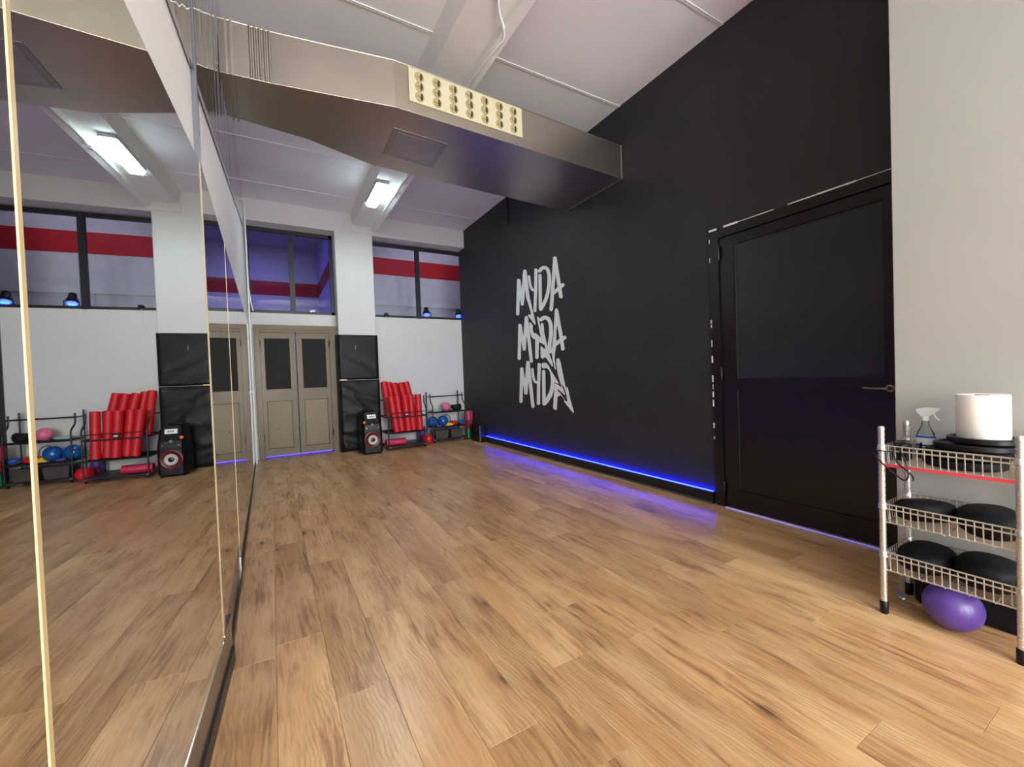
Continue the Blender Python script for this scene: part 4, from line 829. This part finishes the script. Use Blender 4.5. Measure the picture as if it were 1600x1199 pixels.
# ================================================================== WIRE SHELF UNIT
t = thing('wire_shelf_unit', 'chrome wire shelf unit with three baskets by the white wall', 'shelf', (2.53,.6,0))
px0, px1, py0, py1 = 2.385, 2.678, .395, .80
for x in (px0, px1):
    for y in (py0, py1):
        prof = [(.0125,.035)]
        z = .045
        while z < .845:
            prof += [(.0125,z),(.0108,z+.0015),(.0108,z+.0035),(.0125,z+.005)]; z += .0254
        prof += [(.0125,.852),(.009,.857)]
        p = MB().lathe(prof, (x,y,0), n=14).build('post', M_wire, t, smooth=40)
        MB().lathe([(.014,0),(.016,.003),(.016,.055),(.014,.058)], (x,y,0), n=14).build('foot', M_bplastic, p, smooth=40)
RZ = (.770,.504,.284)
for bi, zr in enumerate(RZ):
    zb_ = zr-.082
    rim = MB()
    for dz in (0, -.020): rim.tube([(px0,py0,zr+dz),(px1,py0,zr+dz),(px1,py1,zr+dz),(px0,py1,zr+dz)], .0034, 8, closed=True)
    rim.tube([(px0+.004,py0+.004,zb_),(px1-.004,py0+.004,zb_),(px1-.004,py1-.004,zb_),(px0+.004,py1-.004,zb_)], .0034, 8, closed=True)
    rm_ = rim.build('basket', M_wire, t, smooth=50)
    w = MB(); n = 17
    for k in range(1, n):
        y = py0+(py1-py0)*k/n
        for x in (px0, px1): w.tube([(x,y,zr-.002),(x+(.004 if x == px0 else -.004),y,zb_)], .0023, 6)
    n = 12
    for k in range(1, n):
        x = px0+(px1-px0)*k/n
        for y in (py0, py1): w.tube([(x,y,zr-.002),(x,y+(.004 if y == py0 else -.004),zb_)], .0023, 6)
    o = w.build('picket_wires', M_wire, rm_, smooth=50); o['kind'] = 'stuff'
    w = MB()
    for k in range(1, 20): x = px0+(px1-px0)*k/20; w.tube([(x,py0,zb_),(x,py1,zb_)], .0013, 5)
    for y in (.46,.53,.6,.67,.74): w.tube([(px0,y,zb_-.004),(px1,y,zb_-.004)], .0023, 5)
    o = w.build('bottom_wires', M_wire, rm_); o['kind'] = 'stuff'
    for x in (px0, px1):
        for y in (py0, py1): MB().lathe([(.0128,-.024),(.0165,-.022),(.0145,.002),(.0128,.004)], (x,y,zr), n=14).build('sleeve', M_wire, rm_, smooth=40)
b = MB()
b.box(px0-.006,px0-.002,py0+.01,py1-.012,RZ[0]-.094,RZ[0]-.082)
o = b.build('red_tape', M_redtape, t); o['label'] = 'red tape along the lower edge of the top basket'
# black discs
def disc(c, r, h, lab, tilt=(0,0), lip=True, m=None, grp=None, nm='round_tray'):
    b = MB()
    if lip: b.lathe([(.02,.0),(r*.9,0),(r,.006),(r,h-.004),(r-.004,h),(r-.016,h),(r-.02,h-.008),(.02,h-.009)], (0,0,0), n=36)
    else: b.lathe([(.02,0),(r-.02,0),(r-.004,.006),(r,.014),(r,h-.014),(r-.005,h-.004),(r-.02,h),(.02,h)], (0,0,0), n=36)
    b.xf(Matrix.Translation(c) @ Euler((tilt[0],tilt[1],0)).to_matrix().to_4x4())
    o = b.build(nm, m or M_bplastic, None, c, smooth=40); tag(o, lab, 'tray', grp); return o
zb0 = RZ[0]-.080
disc((2.540,.575,zb0), .128, .040, 'black round weight lying lowest in the top basket', lip=False, m=M_bmatte, nm='round_weight', grp='black round pieces in the top basket')
disc((2.540,.565,zb0+.041), .130, .038, 'black round weight second from below in the top basket', lip=False, m=M_bmatte, nm='round_weight', grp='black round pieces in the top basket')
disc((2.545,.540,zb0+.080), .128, .026, 'wide black round tray lying on the weights in the top basket', grp='black round pieces in the top basket')
disc((2.552,.520,zb0+.1065), .108, .026, 'smaller black round tray directly under the paper roll', grp='black round pieces in the top basket')
b = MB(); b.lathe([(.022,.004),(.075,0),(.078,.004),(.078,.180),(.075,.184),(.022,.180)], (2.56,.523,zb0+.1245), n=36)
o = b.build('paper_roll', M_paper, None, (2.56,.523,zb0+.1245), smooth=40); tag(o, 'large white paper towel roll on black trays', 'paper roll')
MB().lathe([(.0225,.174),(.0225,.183),(.018,.183),(.018,.174)], (2.56,.523,zb0+.1245), n=18).build('core', mat('cardboard', srgb(150,140,126), .9), o)
def cushion(c, r, h, lab, tilt, seed, sc): return soft(c, r, h, M_bmatte, 'round_bag', lab, 'bag', n=36, tilt=tilt, wob=.010, sc=sc, grp='black round bags in the baskets', seed=seed, pw=.42)
cushion((2.53,.695,.474), .099, .092, 'black round bag in the middle basket beside the black door', (-.10,.10), 3, (1.25,1.0))
cushion((2.535,.500,.478), .100, .100, 'bulging black round bag in the middle basket, farther from the door', (.02,-.06), 8, (1.25,1.02))
cushion((2.53,.695,.256), .099, .098, 'black round bag with a small buckle in the bottom basket', (-.06,-.08), 12, (1.25,1.0))
cushion((2.535,.500,.264), .100, .114, 'wrinkled black round bag in the bottom basket, farther from the door', (.05,.0), 17, (1.25,1.02))
# spray bottle
t = thing('spray_bottle', 'clear spray bottle with white trigger and blue label behind the tray', 'spray bottle', (2.622,.716,zb0))
x, y, z = 2.622, .716, zb0+.006
def ell(a, b_, zz, n=20): return [(x+a*math.cos(2*math.pi*k/n), y+b_*math.sin(2*math.pi*k/n), zz) for k in range(n)]
MB().loft([ell(.020,.030,z), ell(.024,.034,z+.008), ell(.024,.034,z+.085), ell(.022,.030,z+.115), ell(.012,.014,z+.15), ell(.011,.011,z+.175)]).build('bottle', M_clear, t, smooth=50)
MB().loft([ell(.0246,.0346,z+.05), ell(.0246,.0346,z+.088), ell(.0236,.0326,z+.105)], False).build('label', M_plwhite, t, smooth=50)
MB().loft([ell(.0250,.0350,z+.094), ell(.0243,.0333,z+.104)], False).build('label_band', M_label, t, smooth=50)
MB().loft([ell(.0250,.0350,z+.056), ell(.0250,.0350,z+.064)], False).build('label_stripe', M_label, t, smooth=50)
b = MB(); b.lathe([(.0125,0),(.013,.018),(.010,.022)], (x,y,z+.172), n=16)
b.loft([[(x-.008,y+.030,z+.216),(x+.008,y+.030,z+.216),(x+.007,y+.030,z+.226),(x-.007,y+.030,z+.226)],
        [(x-.010,y+.012,z+.190),(x+.010,y+.012,z+.190),(x+.010,y+.008,z+.232),(x-.010,y+.008,z+.232)],
        [(x-.010,y-.012,z+.192),(x+.010,y-.012,z+.192),(x+.009,y-.012,z+.233),(x-.009,y-.012,z+.233)],
        [(x-.006,y-.050,z+.222),(x+.006,y-.050,z+.222),(x+.006,y-.050,z+.233),(x-.006,y-.050,z+.233)]])
hd = b.build('spray_head', M_plwhite, t, smooth=40)
MB().tube(smooth_path([(x,y-.022,z+.216),(x,y-.030,z+.200),(x,y-.036,z+.185),(x,y-.048,z+.176)]), .005, 8).build('trigger', M_plwhite, hd, smooth=40)
# clear beaker and cables
b = MB(); b.lathe([(.026,0),(.030,.004),(.034,.075),(.032,.075),(.028,.006)], (2.628,.768-.02,zb0+.004), n=20, caps=False)
b.v = [(v[0]-.06, v[1], v[2]) for v in b.v]
o = b.build('clear_cup', M_clear, None, (2.565,.748,zb0), smooth=40); tag(o, 'crumpled clear cup in the corner of the top basket', 'cup')
b = MB()
b.tube(smooth_path([(2.58,.76,.772),(2.48,.77,.785),(2.40,.765,.79),(2.37,.72,.74),(2.368,.70,.66),(2.372,.715,.62),(2.37,.755,.655),(2.366,.80,.70),(2.362,.822,.735)]), .0032, 6)
b.tube(smooth_path([(2.50,.75,.776),(2.42,.745,.79),(2.374,.76,.752),(2.368,.742,.70),(2.372,.690,.655),(2.374,.69,.63)]), .0028, 6)
b.tube(smooth_path([(2.362,.825,.745),(2.36,.80,.752),(2.368,.77,.745),(2.42,.73,.775)]), .0028, 6)
o = b.build('loose_cables', M_bplastic, None, (2.37,.75,.64), smooth=60); tag(o, 'tangle of thin black cables hanging over the top basket', 'cables')
for k in range(3): pass
b = MB(); b.bbox(2.47,2.53,.735,.785,zb0+.002,zb0+.085,.012); o = b.build('power_adapter', M_bplastic, None, (2.5,.76,zb0)); tag(o, 'small black adapter in the top basket by the cables', 'adapter')
# ball under the shelf
ballthing((2.475,.600,.096), .096, M_purple, 'shiny purple ball on the floor under the wire shelf unit', None)
b = MB(); b.bbox(2.60,2.705,.25,.76,.0,.155,.02); o = b.build('floor_bag', M_bmatte, None, (2.65,.5,0)); tag(o, 'black flat bag on the floor behind the purple ball', 'bag')
MB().tube(smooth_path([(2.60,.40,.10),(2.585,.45,.15),(2.585,.55,.15),(2.60,.62,.10)]), .008, 6).build('bag_strap', M_bplastic, o)
b = MB(); b.tube(smooth_path([(2.62,.83,.012),(2.58,.81,.02),(2.56,.785,.012),(2.60,.80,.022),(2.64,.84,.01)]), .008, 6); o = b.build('crumpled_wrapper', mat('silver_wrap', srgb(170,176,186), .3, metal=.6), None, (2.6,.81,0)); tag(o, 'small silvery crumpled wrapper beside the rear shelf foot', 'wrapper')
